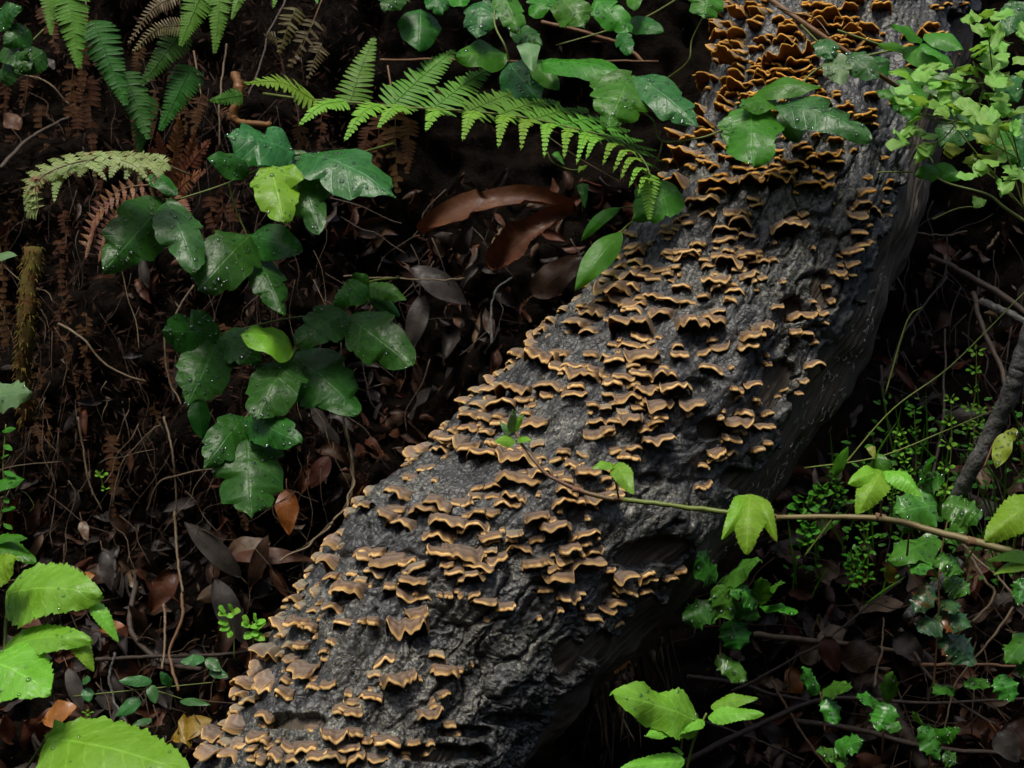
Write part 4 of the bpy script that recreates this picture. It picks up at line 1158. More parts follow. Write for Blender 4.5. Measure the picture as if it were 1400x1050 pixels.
leaf(s, (1074, 148), (1092, 196), 40, 1.46, 1.45, 0.6, 'ovate', 'oak', 0)
s = plant('twig', 1050, 0, 1.44, 'brown woody twig with grey green leaves slanting over the top of the log', 'twig')
stem(s, [(1040, -10, 1.46), (1105, 36, 1.43), (1165, 76, 1.42), (1205, 104, 1.43), (1232, 121, 1.45)], 8, 6, 'twig_brown', 'stem', knob=0.05)
stem(s, [(1060, 8, 1.43), (1085, 18, 1.43), (1100, 20, 1.425), (1118, 28, 1.43), (1134, 48, 1.42)], 1.6, 1.2, 'twig_tan', 'rootlet')
stem(s, [(1095, 34, 1.43), (1122, 62, 1.42), (1140, 90, 1.42)], 3, 2)
leaf(s, (1124, 54), (1138, 82), 34, 1.42, 1.40, 0.6, 'oak', 'oak_blue', 6)
leaf(s, (1140, 76), (1150, 117), 40, 1.41, 1.38, 0.7, 'oak', 'pale', 6)
leaf(s, (1156, 72), (1200, 108), 40, 1.41, 1.38, 0.6, 'oak', 'oak_blue', 14)
leaf(s, (1200, 124), (1226, 134), 16, 1.41, 1.40, 0.5, 'oak', 'mid', 0)
leaf(s, (1190, 78), (1212, 108), 34, 1.45, 1.44, 0.6, 'ovate', 'oak', 0)
s = plant('vivid_leaf_sprig', 1240, 66, 1.42, 'sprig of vivid yellow green leaves in front of the log top', 'plant')
stem(s, [(1145, 41, 1.43), (1200, 60, 1.42), (1250, 78, 1.41)], 3, 2.5, 'stem_green')
leaf(s, (1264, 46), (1317, 68), 28, 1.40, 1.37, 0.55, 'ovate', 'vivid')
leaf(s, (1234, 68), (1304, 92), 30, 1.41, 1.37, 0.6, 'ovate', 'vivid')
leaf(s, (1258, 60), (1304, 90), 14, 1.39, 1.37, 0.3, 'ovate', 'mid')
leaf(s, (1262, 56), (1218, 34), 20, 1.41, 1.39, 0.5, 'ovate', 'vivid')
leaf(s, (1240, 68), (1200, 62), 18, 1.42, 1.40, 0.5, 'ovate', 'vivid')
leaf(s, (1264, 104), (1214, 98), 20, 1.41, 1.40, 0.4, 'tooth', 'bright', 4)

# --- columbine-like plant on the right
s = plant('columbine', 1400, 310, 1.36, 'pale green plant with many small rounded lobed leaflets at upper right', 'plant')
hub = [(1330, 80), (1380, 95), (1290, 105), (1345, 140), (1380, 160), (1258, 150), (1310, 160), (1250, 196), (1330, 205), (1360, 240), (1350, 30), (1385, 55), (1270, 125), (1395, 215), (1345, 118)]
rr_ = np.random.default_rng(5)
for i, (hx, hy) in enumerate(hub):
    d = 1.34 + rr_.uniform(-0.05, 0.06)
    hx2, hy2 = hub[i - 1] if i % 4 else (1400, 280)
    stem(s, [(hx2, hy2 + 6, 1.37), ((hx + hx2) / 2 + 6, (hy + hy2) / 2 + 14, 1.37), (hx, hy + 4, d)], 2.6, 1.6, n=16)
    for j in range(9):
        a = rr_.uniform(0, 2 * math.pi)
        L = rr_.uniform(19, 36)
        b_ = (hx + rr_.uniform(4, 22) * math.cos(a), hy + rr_.uniform(2, 14) * math.sin(a))
        t_ = (b_[0] + L * math.cos(a), b_[1] + 0.42 * L * math.sin(a))
        yl = (1300 < hx < 1350 and hy > 195 and rr_.random() < 0.5)
        leaf(s, b_, t_, rr_.uniform(22, 34) * (0.6 if abs(math.cos(a)) > 0.7 else 1.0), d + rr_.uniform(-0.02, 0.02), d + rr_.uniform(-0.02, 0.02), 0.42, 'fan', 'colum_y' if yl else 'colum', 0, 0.05, 0.05, 0.05, 'leaflet')
stem(s, [(1420, 315, 1.34), (1375, 285, 1.35), (1350, 266, 1.36), (1300, 252, 1.38), (1275, 240, 1.39)], 5, 3)
stem(s, [(1248, 235, 1.40), (1215, 235, 1.40), (1198, 236, 1.40)], 2.2, 1.6)
leaf(s, (1284, 232), (1252, 240), 24, 1.39, 1.38, 0.6, 'ovate', 'mid')
leaf(s, (1278, 226), (1312, 246), 22, 1.40, 1.38, 0.5, 'ovate', 'mid')
leaf(s, (1330, 268), (1344, 282), 20, 1.34, 1.33, 0.7, 'fan', 'colum', 0, name='leaflet')
s = plant('dark_leaved_shrub', 1390, 190, 1.46, 'dark lobed leaves behind the pale columbine at upper right', 'plant')
for b_, t_, w_, mt in (((1238, 112), (1246, 166), 56, 'mid'), ((1276, 104), (1304, 146), 54, 'pale'), ((1336, 150), (1284, 202), 66, 'oak_blue'), ((1392, 4), (1378, 50), 44, 'oak_blue'), ((1400, 150), (1396, 240), 40, 'oak_blue'),
                        ((1372, 110), (1392, 140), 44, 'oak_blue'), ((1352, 178), (1390, 222), 44, 'mid')):
    leaf(s, b_, t_, w_, 1.47, 1.45, 0.65, 'maple', mt, 12)
stem(s, [(1430, 260, 1.5), (1380, 190, 1.48), (1336, 150, 1.48), (1276, 104, 1.48)], 3, 2)

# --- bramble runner across the log
s = plant('bramble_runner', 1400, 757, 1.1, 'long bramble runner crossing in front of the log with serrated drooping leaves', 'plant')
run = [(700, 578, 1.27), (715, 610, 1.25), (745, 645, 1.235), (790, 670, 1.225), (850, 683, 1.215), (930, 692, 1.205), (985, 699, 1.20), (1060, 708, 1.18), (1150, 706, 1.16), (1200, 708, 1.15), (1260, 720, 1.13), (1330, 741, 1.11), (1420, 764, 1.09)]
stem(s, run[:5], 3.5, 7, 'stem_red', 'stem', knob=0.05, wob=0.0009, seed=3)
stem(s, run[4:8], 7, 7.5, 'stem_green', 'stem', knob=0.04, wob=0.0008, seed=4)
stem(s, run[7:], 7.5, 11, 'stem_vine', 'stem', knob=0.05, wob=0.0010, seed=5)
for x_, y_, d_, r_ in ((846, 682, 1.215, 5), (1060, 708, 1.18, 6), (1204, 708, 1.15, 7), (1330, 741, 1.11, 8), (790, 670, 1.225, 4.5)):
    stem(s, [(x_ - 7, y_ - 1, d_), (x_, y_, d_), (x_ + 7, y_ + 1, d_)], r_ * 1.9, r_ * 1.5, 'stem_red', 'node', n=8)
th_ = Bag()
rc = spline(np.array([P(*p) for p in run]), 120)
for i in range(4, 118):
    if rng.random() < 0.8:
        dv = nrm(rng.normal(0, 1, 3)) * np.array((0.3, 1, 1))
        V, F, uv = tube_arrays([rc[i], rc[i] + nrm(dv) * 0.0042], 0.0005, 0.0001, n=3, ns=4)
        th_.add(V, F, uv)
th_.build('prickles', M['stem_red'], s, np.array(s.location))['kind'] = 'stuff'
leaf(s, (704, 602), (676, 604), 16, 1.25, 1.24, 0.5, 'tooth', 'bright')
leaf(s, (708, 600), (726, 602), 12, 1.25, 1.24, 0.5, 'tooth', 'bright')
leaf(s, (700, 592), (702, 560), 16, 1.25, 1.24, 0.5, 'tooth', 'pale')
leaf(s, (702, 590), (716, 566), 10, 1.25, 1.24, 0.5, 'tooth', 'bright')
leaf(s, (698, 594), (684, 576), 12, 1.25, 1.25, 0.5, 'tooth', 'pale')
stem(s, [(846, 682, 1.215), (842, 660, 1.20), (841, 636, 1.19)], 3, 2.2)
leaf(s, (840, 636), (810, 641), 18, 1.19, 1.18, 0.5, 'tooth', 'bright', 0, 0.15)
leaf(s, (842, 634), (866, 676), 30, 1.19, 1.16, 0.65, 'tooth', 'bright', 0, 0.12)
stem(s, [(1062, 708, 1.18), (1044, 692, 1.16), (1026, 676, 1.14)], 3, 2.5)
leaf(s, (1026, 676), (1021, 757), 52, 1.14, 1.10, 0.75, 'tooth', 'lime', 0, 0.14, 0.2)
leaf(s, (1020, 677), (987, 738), 28, 1.145, 1.11, 0.6, 'tooth', 'lime', 0, 0.18, 0.2)
leaf(s, (1032, 677), (1062, 740), 26, 1.145, 1.11, 0.6, 'tooth', 'lime', 0, 0.18, 0.2)
stem(s, [(1204, 708, 1.15), (1205, 675, 1.13), (1205, 644, 1.12)], 3, 2.5, 'stem_vine')
leaf(s, (1206, 643), (1172, 703), 46, 1.12, 1.09, 0.65, 'tooth', 'lime', 0, 0.16, 0.2)
leaf(s, (1204, 646), (1160, 662), 30, 1.12, 1.10, 0.5, 'tooth', 'lime', 0, 0.16, 0.2)
leaf(s, (1208, 644), (1262, 680), 30, 1.12, 1.10, 0.5, 'tooth', 'bright', 0, 0.16, 0.2)
stem(s, [(1385, 756, 1.1), (1392, 720, 1.09), (1412, 685, 1.08)], 4, 3)
leaf(s, (1420, 684), (1346, 740), 56, 1.08, 1.06, 0.65, 'tooth', 'lime', 0, 0.14, 0.2)
leaf(s, (1420, 762), (1350, 766), 20, 1.09, 1.07, 0.5, 'tooth', 'bright', 0, 0.08)
leaf(s, (1420, 768), (1358, 786), 22, 1.09, 1.07, 0.5, 'tooth', 'bright', 0, 0.08)

# --- broad bright leaves at the lower left
s = plant('bramble_sprig', 0, 900, 1.1, 'cluster of broad bright toothed leaves at the left edge, drooping tips', 'plant')
leaf(s, (10, 812), (138, 812), 92, 1.10, 1.06, 0.55, 'tooth', 'bright', 6, 0.10, 0.12)
leaf(s, (124, 820), (162, 878), 22, 1.07, 1.06, 0.5, 'tooth', 'bright', 0, 0.10)
leaf(s, (2, 896), (126, 874), 56, 1.09, 1.05, 0.5, 'tooth', 'bright', 4, 0.14, 0.12)
leaf(s, (100, 866), (128, 918), 26, 1.06, 1.05, 0.5, 'tooth', 'lime', 0, 0.08)
leaf(s, (-26, 900), (70, 948), 112, 1.06, 1.02, 0.6, 'tooth', 'bright', 4, 0.08, 0.10)
leaf(s, (-30, 800), (22, 764), 56, 1.08, 1.06, 0.5, 'tooth', 'lime', 0)
leaf(s, (-14, 742), (50, 768), 36, 1.20, 1.18, 0.5, 'tooth', 'mid', 0)
leaf(s, (-10, 738), (38, 736), 16, 1.20, 1.18, 0.3, 'tooth', 'mid', 0)
stem(s, [(-30, 860, 1.1), (2, 896, 1.09), (8, 850, 1.1), (12, 812, 1.1)], 5, 4)
s = plant('bramble_sprig', 60, 1060, 1.05, 'large bright toothed leaf cut by the bottom edge, lower left', 'plant')
leaf(s, (62, 1010), (262, 1060), 120, 1.05, 0.98, 0.45, 'tooth', 'bright', 4, 0.05, 0.10)
leaf(s, (100, 1040), (74, 984), 40, 1.06, 1.05, 0.5, 'tooth', 'bright', 0)
stem(s, [(20, 1075, 1.08), (40, 1045, 1.07), (64, 1010, 1.05)], 5, 4)
s = plant('holly_leaf_sprig', -10, 545, 1.3, 'pale angular leaf poking in from the left edge', 'plant')
leaf(s, (-22, 548), (46, 536), 46, 1.28, 1.25, 0.6, 'holly', 'pale', 10)
stem(s, [(-60, 570, 1.3), (-22, 548, 1.28)], 3, 3)
s = plant('holly_leaf_sprig', -10, 350, 1.3, 'small leaf tip at the left edge beside the dead fern', 'plant')
leaf(s, (-18, 352), (24, 350), 18, 1.30, 1.28, 0.4, 'ovate', 'pale', 0)
stem(s, [(-50, 360, 1.3), (-18, 352, 1.3)], 3, 3)
s = plant('climbing_vine', 20, 80, 1.6, 'dark toothed leaves in the top left corner', 'plant')
for b_, t_, w_ in (((10, 60), (42, 95), 46), ((40, 40), (5, 62), 36), ((60, 70), (20, 100), 40), ((0, 110), (40, 70), 36), ((-10, 30), (30, 10), 36)):
    leaf(s, b_, t_, w_, 1.60, 1.58, 0.6, 'tooth', 'oak', 6)
stem(s, [(-20, 120, 1.62), (20, 80, 1.61), (60, 40, 1.62)], 3, 2)
s = plant('vetch_tendril', 0, 680, 1.4, 'fine green tendril plant at the left edge, mid height', 'plant')
for i in range(9):
    y = 590 + i * 18
    leaf(s, (2 + 3 * (i % 2), y), (22 - 5 * (i % 3), y - 4 + 12 * (i % 2)), 8, 1.36, 1.35, 0.6, 'lance', 'mid', 0, name='leaflet')
stem(s, [(-20, 780, 1.4), (6, 690, 1.37), (4, 640, 1.36), (8, 580, 1.36)], 2.2, 1.2)
stem(s, [(6, 690, 1.37), (30, 672, 1.36), (46, 690, 1.36), (40, 700, 1.36)], 1.4, 0.8)
leaf(s, (-10, 665), (34, 655), 22, 1.36, 1.35, 0.4, 'tooth', 'mid')

# --- holly-leaved oak seedlings on the right
def seedling(label, stem_pts, leaves, mat='holly', name='holly_oak_seedling', d=1.5, kind='holly', group='holly leaved seedlings at lower right'):
    s = plant(name, stem_pts[0][0], stem_pts[0][1], d, label, 'plant', group)
    q = [(a, b, d) for a, b in stem_pts]
    stem(s, q, 3.2, 2, 'twig_brown', 'stem', n=16)
    for e in leaves:
        b_, t_, w_ = e[:3]
        leaf(s, b_, t_, w_, d + rng.uniform(-0.02, 0.02), d - 0.02 + rng.uniform(-0.02, 0.01), 0.5 + rng.uniform(-.1, .15), kind, e[3] if len(e) > 3 else mat, 8, 0.06, 0.16, 0.09)
    return s


seedling('glossy holly leaved seedling below the palmate vine leaf, beside the log', [(985, 905), (984, 850), (980, 798)],
         [((978, 797), (952, 754), 34), ((983, 798), (1040, 766), 40), ((980, 800), (1004, 848), 38), ((1040, 828), (1042, 790), 30, 'mid'), ((1036, 826), (1012, 808), 26), ((1048, 808), (1074, 796), 20, 'mid'),
          ((1044, 829), (1092, 838), 24, 'mid'), ((1002, 828), (1040, 844), 30), ((1000, 846), (1012, 890), 48, 'oak'), ((972, 830), (932, 848), 40, 'oak'), ((980, 896), (1022, 932), 30), ((960, 830), (978, 850), 30), ((1020, 800), (1000, 815), 24)], d=1.40)
seedling('three leaved holly seedling in the litter at bottom right', [(1128, 1000), (1126, 970), (1121, 946)],
         [((1118, 946), (1098, 914), 28), ((1124, 943), (1167, 940), 28), ((1128, 950), (1144, 992), 30)], d=1.46)
seedling('holly seedling with upright leaf beside the leaning dead stick', [(1206, 1030), (1208, 990), (1208, 960)],
         [((1204, 961), (1172, 954), 26), ((1211, 958), (1221, 920), 26), ((1216, 962), (1198, 1002), 38), ((1200, 985), (1232, 996), 24)], d=1.46)
seedling('small holly seedling cut by the bottom edge', [(1145, 1060), (1146, 1035), (1144, 1022)],
         [((1143, 1022), (1182, 1012), 28), ((1140, 1030), (1118, 1028), 24), ((1146, 1030), (1150, 1052), 26)], d=1.44)
seedling('tall holly seedling with browned leaf edges at right', [(1275, 950), (1283, 850), (1285, 770), (1300, 690)],
         [((1278, 738), (1220, 766), 52), ((1292, 734), (1318, 712), 40), ((1284, 762), (1318, 784), 30), ((1296, 792), (1324, 812), 34), ((1274, 800), (1250, 838), 34, 'holly_brown'), ((1284, 838), (1328, 858), 36, 'holly_brown'),
          ((1284, 850), (1254, 864), 36, 'holly_brown'), ((1290, 868), (1334, 908), 48, 'holly_brown'), ((1286, 820), (1312, 836), 26, 'holly_brown'), ((1300, 700), (1345, 700), 40), ((1270, 760), (1248, 786), 34)], d=1.42)
seedling('dark holly seedling cut by the right edge', [(1420, 985), (1398, 930), (1390, 880)],
         [((1410, 868), (1374, 908), 40), ((1366, 922), (1386, 960), 36), ((1350, 930), (1318, 940), 24), ((1300, 940), (1276, 948), 26), ((1400, 790), (1392, 830), 26), ((1396, 900), (1420, 930), 34)], d=1.43)
seedling('holly seedling with curled bright top leaf above the vine', [(1240, 760), (1245, 720), (1262, 660)],
         [((1258, 660), (1274, 624), 34, 'mid'), ((1282, 690), (1222, 702), 52), ((1292, 688), (1336, 702), 46), ((1262, 668), (1288, 650), 30), ((1250, 700), (1232, 726), 34)], d=1.30)
seedling('holly seedling at the bottom edge under the leaning stick', [(1272, 1060), (1270, 1020), (1262, 992)],
         [((1262, 992), (1286, 1042), 36), ((1258, 990), (1250, 974), 22), ((1268, 1010), (1300, 1002), 22, 'mid'), ((1284, 1010), (1312, 996), 20, 'mid'), ((1290, 1030), (1310, 1044), 22)], d=1.42)
seedling('single trailing leaf pair right of the grey branch', [(1345, 640), (1362, 600), (1376, 594)],
         [((1376, 592), (1362, 640), 26, 'colum_y'), ((1372, 596), (1392, 590), 18, 'colum_y')], d=1.36, kind='ovate')

# --- soft three-leaved sprig at the bottom
s = plant('bramble_sprig', 935, 1050, 1.2, 'soft green leaf with scalloped edge beside a three leaflet sprig, bottom centre', 'plant')
leaf(s, (958, 988), (836, 948), 66, 1.19, 1.14, 0.5, 'maple', 'bright', 8, 0.06, 0.14, 0.10)
leaf(s, (940, 986), (880, 1008), 34, 1.185, 1.15, 0.5, 'maple', 'bright', 4, 0.06, 0.12)
leaf(s, (972, 966), (1036, 954), 22, 1.19, 1.17, 0.45, 'tooth', 'bright', 0)
leaf(s, (968, 980), (1045, 976), 20, 1.18, 1.16, 0.35, 'tooth', 'bright', 0)
leaf(s, (962, 984), (930, 1000), 20, 1.19, 1.17, 0.4, 'tooth', 'bright', 0)
leaf(s, (936, 1040), (846, 1052), 26, 1.17, 1.15, 0.4, 'tooth', 'bright', 0)
leaf(s, (934, 1030), (918, 1022), 10, 1.18, 1.17, 0.5, 'tooth', 'bright', 0)
stem(s, [(935, 1070, 1.2), (948, 1015, 1.19), (966, 975, 1.19)], 4, 3)
stem(s, [(925, 1070, 1.2), (932, 1020, 1.19), (934, 990, 1.19)], 3, 2.2)

# ------------------------------------------------------------------ ferns
def pinna(root, base, tip, wpx, d0, d1=None, face=0.55, n=18, mat='fern', sag=0.0, fill=0.82, seed=None, shape=0.0, ragged=0.0, swept=0.25):
    """one pinna: midrib and its pinnules, one mesh. wpx: full apparent width at the widest place"""
    LSEED[0] += 1
    rg = np.random.default_rng(LSEED[0])
    d1 = d0 if d1 is None else d1
    b, t = P(*base, d0), P(*tip, d1)
    ax = t - b
    L = np.linalg.norm(ax)
    mid = (b + t) / 2 + UP * sag * L + rg.normal(0, 0.01, 3) * L
    c = spline([b, mid, t], n + 1)
    T = nrm(np.gradient(c, axis=0))
    nv = face * nrm(CAM - b) + (1 - face) * (UP + np.array((0, -0.2, 0)))
    W = real_w(b, t, wpx * 1.22, d0, face)
    bag = Bag()
    V, F, uv = tube_arrays(c, 0.0007, 0.0003, n=n + 1, ns=4)
    bag.add(V, F, uv * 0 + np.array((0.5, 0.5)))
    step = L / n
    for i in range(n):
        f = (i + 0.5) / n
        ln = W / 2 * min(1.0, (1.08 - f) ** (0.75 + shape)) * min(1, 0.72 + f * 2.4)
        n_ = nrm(nv - (nv @ T[i]) * T[i])
        s_ = np.cross(T[i], n_)
        for sg in (-1, 1):
            if ragged and rg.random() < ragged:
                continue
            dirn = nrm(s_ * sg + T[i] * (swept + 0.25 * f) + n_ * rg.normal(0.02, 0.10))
            sd = nrm(np.cross(dirn, n_))
            hw = step * 0.5 * fill
            u = np.array((0, 0.3, 0.65, 0.9, 1.0))
            w = hw * np.array((1.0, 1.0, 0.82, 0.5, 0.08))
            dz = -ln * 0.18 * u ** 2 * (1 + rg.normal(0, 0.5))
            q = c[i][None] + dirn * (u * ln)[:, None] + n_ * dz[:, None]
            V = np.stack([q - sd * w[:, None], q - n_ * (w * 0.15)[:, None], q + sd * w[:, None]], 1).reshape(-1, 3)
            uv = np.stack([np.tile((0, 0.5, 1.0), 5), np.repeat(u, 3)], 1)
            bag.add(V, grid_faces(5, 3), uv)
    return bag.build('pinna', M[mat], root, np.array(root.location))


G2 = 'fern fronds on the bank'
s = plant('fern_frond', 395, 118, 1.66, 'long bright green fern frond arching from the bank to the log', 'fern', G2)
rach = [(360, 128, 1.70), (420, 136, 1.67), (490, 141, 1.64), (560, 147, 1.61), (640, 152, 1.58), (720, 161, 1.54), (790, 177, 1.50), (840, 190, 1.47), (876, 214, 1.45), (891, 250, 1.43), (888, 298, 1.42)]
stem(s, rach, 4, 1.5, 'stem_green', 'rachis', n=40)
for b_, t_, w_, n_, d_ in (((478, 140), (512, 50), 46, 17, 1.66), ((535, 145), (622, 68), 52, 20, 1.63), ((590, 150), (670, 94), 50, 20, 1.60), ((640, 152), (722, 122), 46, 19, 1.57), ((685, 156), (766, 138), 42, 18, 1.55),
                           ((728, 163), (806, 150), 38, 16, 1.53), ((766, 172), (836, 164), 34, 15, 1.51), ((800, 180), (862, 178), 30, 14, 1.49), ((826, 187), (880, 192), 26, 12, 1.48), ((848, 196), (898, 206), 22, 11, 1.46),
                           ((864, 207), (906, 222), 19, 10, 1.45), ((876, 220), (908, 238), 16, 9, 1.44), ((884, 236), (906, 256), 13, 8, 1.43)):
    pinna(s, b_, t_, w_, d_, d_ + 0.05, 0.42, n_, 'fern', 0.04, 0.86)
for b_, t_, w_, n_, d_ in (((430, 137), (332, 114), 34, 16, 1.66), ((470, 138), (408, 172), 30, 15, 1.63), ((520, 143), (470, 194), 34, 16, 1.60), ((556, 146), (516, 176), 32, 15, 1.585), ((602, 149), (582, 180), 32, 14, 1.57), ((650, 152), (632, 193), 30, 14, 1.55),
                           ((694, 157), (681, 203), 26, 14, 1.53), ((724, 163), (712, 206), 24, 13, 1.515), ((752, 169), (744, 216), 22, 13, 1.50), ((780, 176), (771, 217), 20, 12, 1.485), ((803, 182), (788, 225), 19, 12, 1.47), ((822, 187), (801, 218), 18, 11, 1.46),
                           ((846, 196), (824, 226), 18, 11, 1.45), ((862, 206), (838, 236), 17, 10, 1.44), ((872, 216), (848, 246), 15, 10, 1.435), ((880, 230), (860, 256), 14, 9, 1.43), ((887, 246), (872, 268), 12, 8, 1.425)):
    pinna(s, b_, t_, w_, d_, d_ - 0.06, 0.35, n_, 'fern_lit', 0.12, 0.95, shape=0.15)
pinna(s, (890, 240), (888, 302), 26, 1.43, 1.41, 0.6, 14, 'fern_lit', 0, 0.7)
s = plant('fern_frond', 250, -20, 1.62, 'dark green fern hanging from the top left edge, tapering pinnae pointing down', 'fern', G2)
stem(s, [(40, -40, 1.62), (150, -12, 1.63), (260, -8, 1.64), (390, -30, 1.66)], 4, 2, 'stem_green', 'rachis')
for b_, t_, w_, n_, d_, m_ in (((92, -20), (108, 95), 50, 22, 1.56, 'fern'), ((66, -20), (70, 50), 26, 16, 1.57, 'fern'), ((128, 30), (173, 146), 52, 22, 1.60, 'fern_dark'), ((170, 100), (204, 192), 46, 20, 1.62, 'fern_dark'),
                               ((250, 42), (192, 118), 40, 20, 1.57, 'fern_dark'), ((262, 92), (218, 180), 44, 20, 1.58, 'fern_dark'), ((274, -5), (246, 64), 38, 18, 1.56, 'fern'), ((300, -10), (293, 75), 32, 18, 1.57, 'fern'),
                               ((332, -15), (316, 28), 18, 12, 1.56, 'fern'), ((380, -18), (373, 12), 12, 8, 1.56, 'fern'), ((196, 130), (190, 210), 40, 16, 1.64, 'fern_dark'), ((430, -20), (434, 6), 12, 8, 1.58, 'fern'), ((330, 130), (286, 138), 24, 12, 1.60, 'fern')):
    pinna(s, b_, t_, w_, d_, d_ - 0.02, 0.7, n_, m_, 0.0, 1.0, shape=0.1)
s = plant('fern_frond', 245, 0, 1.58, 'withered tan fern tips hanging at top left', 'fern', G2)
pinna(s, (240, -6), (174, 62), 24, 1.55, 1.54, 0.6, 20, 'fern_tan', 0.14, 0.6)
pinna(s, (252, 34), (180, 72), 24, 1.56, 1.55, 0.6, 20, 'fern_tan', 0.14, 0.6)
stem(s, [(262, -30, 1.58), (246, -2, 1.55), (252, 34, 1.56)], 2, 1.5, 'twig_tan', 'rachis')
s = plant('fern_frond', 430, 30, 1.72, 'dim golden fern remnant on the bank under the top edge', 'fern', G2)
for b_, t_, w_ in (((404, 12), (380, 76), 34), ((430, 30), (394, 96), 34), ((396, 60), (360, 46), 24), ((440, 60), (420, 110), 28)):
    pinna(s, b_, t_, w_, 1.70, 1.69, 0.7, 11, 'fern_gold', 0.05, 0.6, ragged=0.25)
stem(s, [(440, 0, 1.72), (420, 50, 1.71), (400, 90, 1.71)], 2, 1.5, 'twig_brown', 'rachis')
s = plant('fern_frond', 225, 226, 1.5, 'pale yellow green fern frond curling over at left', 'fern', G2)
stem(s, [(262, 240, 1.53), (215, 222, 1.50), (150, 216, 1.47), (90, 226, 1.45), (50, 250, 1.44), (54, 294, 1.44)], 3, 1.2, 'twig_tan', 'rachis')
cc = spline([(225, 222), (180, 217), (130, 217), (85, 226), (52, 246), (50, 270), (54, 292)], 15)
for i, (x, y) in enumerate(cc[:-1]):
    lnp = 42 * (1 - 0.55 * i / 14)
    pinna(s, (x, y), (x - 16, y + lnp * 0.75), 22, 1.47 - 0.002 * i, 1.45, 0.5, 10, 'fern_pale', 0.12, 1.05)
    pinna(s, (x, y), (x - 20, y - lnp * 0.25), 18, 1.47 - 0.002 * i, 1.48, 0.5, 9, 'fern_pale', 0.08, 1.05)
for b_, t_ in (((165, 218), (206, 250)), ((120, 222), (146, 248)), ((200, 222), (218, 244)), ((80, 240), (74, 278))):
    pinna(s, b_, t_, 16, 1.46, 1.44, 0.5, 10, 'fern_pale', 0.1, 0.9)
s = plant('dead_fern', 240, 262, 1.55, 'rust brown dead fern tuft behind the oak leaved sprig', 'fern', 'dead ferns on the bank')
for b_, t_, w_ in (((232, 260), (246, 160), 34), ((240, 256), (288, 190), 32), ((232, 258), (203, 198), 30), ((240, 262), (282, 232), 26), ((226, 262), (176, 212), 24), ((236, 268), (262, 300), 24), ((228, 262), (215, 180), 26), ((244, 262), (268, 178), 24)):
    pinna(s, b_, t_, w_, 1.56, 1.53, 0.65, 14, 'fern_brown', 0.05, 0.85, ragged=0.1)
stem(s, [(238, 320, 1.6), (240, 262, 1.56)], 5, 4, 'twig_brown', 'rachis')
s = plant('dead_fern', 235, 262, 1.54, 'curled dark red dead frond beside the left leaf pair', 'fern', 'dead ferns on the bank')
for pts_ in ([(235, 252), (170, 258), (135, 290), (122, 335)], [(240, 268), (180, 276), (150, 305), (140, 340)]):
    stem(s, [(a, b, 1.53) for a, b in pts_], 3, 1.5, 'twig_brown', 'rachis')
    cc = spline(pts_, 16)
    for i, (x, y) in enumerate(cc[1:]):
        LSEED[0] += 1
        pinna(s, (x, y), (x + 3 - i * 0.6, y + 20), 7, 1.53, 1.52, 0.6, 5, 'fern_brown', 0, 1.0)
        pinna(s, (x, y), (x - 4 - i * 0.8, y - 13 + i * 0.5), 7, 1.53, 1.53, 0.6, 5, 'fern_brown', 0, 1.0)
for nm, pts_, lab in (('dead_fern', [((540, 150), (544, 268), 40), ((520, 160), (510, 250), 30), ((560, 165), (556, 240), 26), ((505, 175), (492, 235), 24)], 'brown dead fern hanging in the dark under the long frond'),
                      ('dead_fern', [((120, 20), (112, 130), 30), ((60, 10), (80, 80), 26), ((120, 110), (128, 215), 30), ((100, 90), (92, 190), 26)], 'dark brown dead fern hanging at far top left'),
                      ('dead_fern', [((275, 130), (262, 190), 20), ((330, 110), (320, 170), 20), ((300, 150), (325, 165), 16), ((410, 170), (412, 230), 22), ((440, 150), (436, 215), 20)], 'scraps of brown fern behind the upper oak leaves')):
    b0 = pts_[0][0]
    s = plant(nm, b0[0], b0[1], 1.66, lab, 'fern', 'dead ferns on the bank')
    for b_, t_, w_ in pts_:
        pinna(s, b_, t_, w_, 1.66, 1.65, 0.7, 14, 'fern_dry', 0.0, 0.9, ragged=0.25)
    stem(s, [(b0[0] - 10, b0[1] - 60, 1.7), (b0[0], b0[1], 1.66)], 3, 2, 'twig_brown', 'rachis')

# ------------------------------------------------------------------ dead leaves: the ones that stand out, then the rest of the litter
DG = 'dead leaves on the slope'


def dead(base, tip, w, lift, label, mat='dead', kind='lance', face=0.7, curl=0.15, arch=0.08, d=None):
    if d is None:
        d = min(ground_at(*base)[2], ground_at(*tip)[2]) - lift
    b = P(*base, d)
    LSEED[0] += 1
    t = P(*tip, d - 0.01)
    W = real_w(b, t, w, d, face)
    V, F, uv, n = leaf_arrays(b, t, W, face, kind, LSEED[0], arch, 0.16, 0.08, None, curl)
    root = thing('dead_leaf', b, label, 'leaf', DG)
    mesh_obj('blade', V, F, M[mat], root, uv, True, b)
    ax = nrm(b - t)
    tube('petiole', [b - ax * 0.004, b + ax * 0.006 + n * 0.001, b + ax * 0.013 - n * 0.002], 0.0007, 0.0005, M['twig_brown'], root, b, n=5, ns=5)
    return root


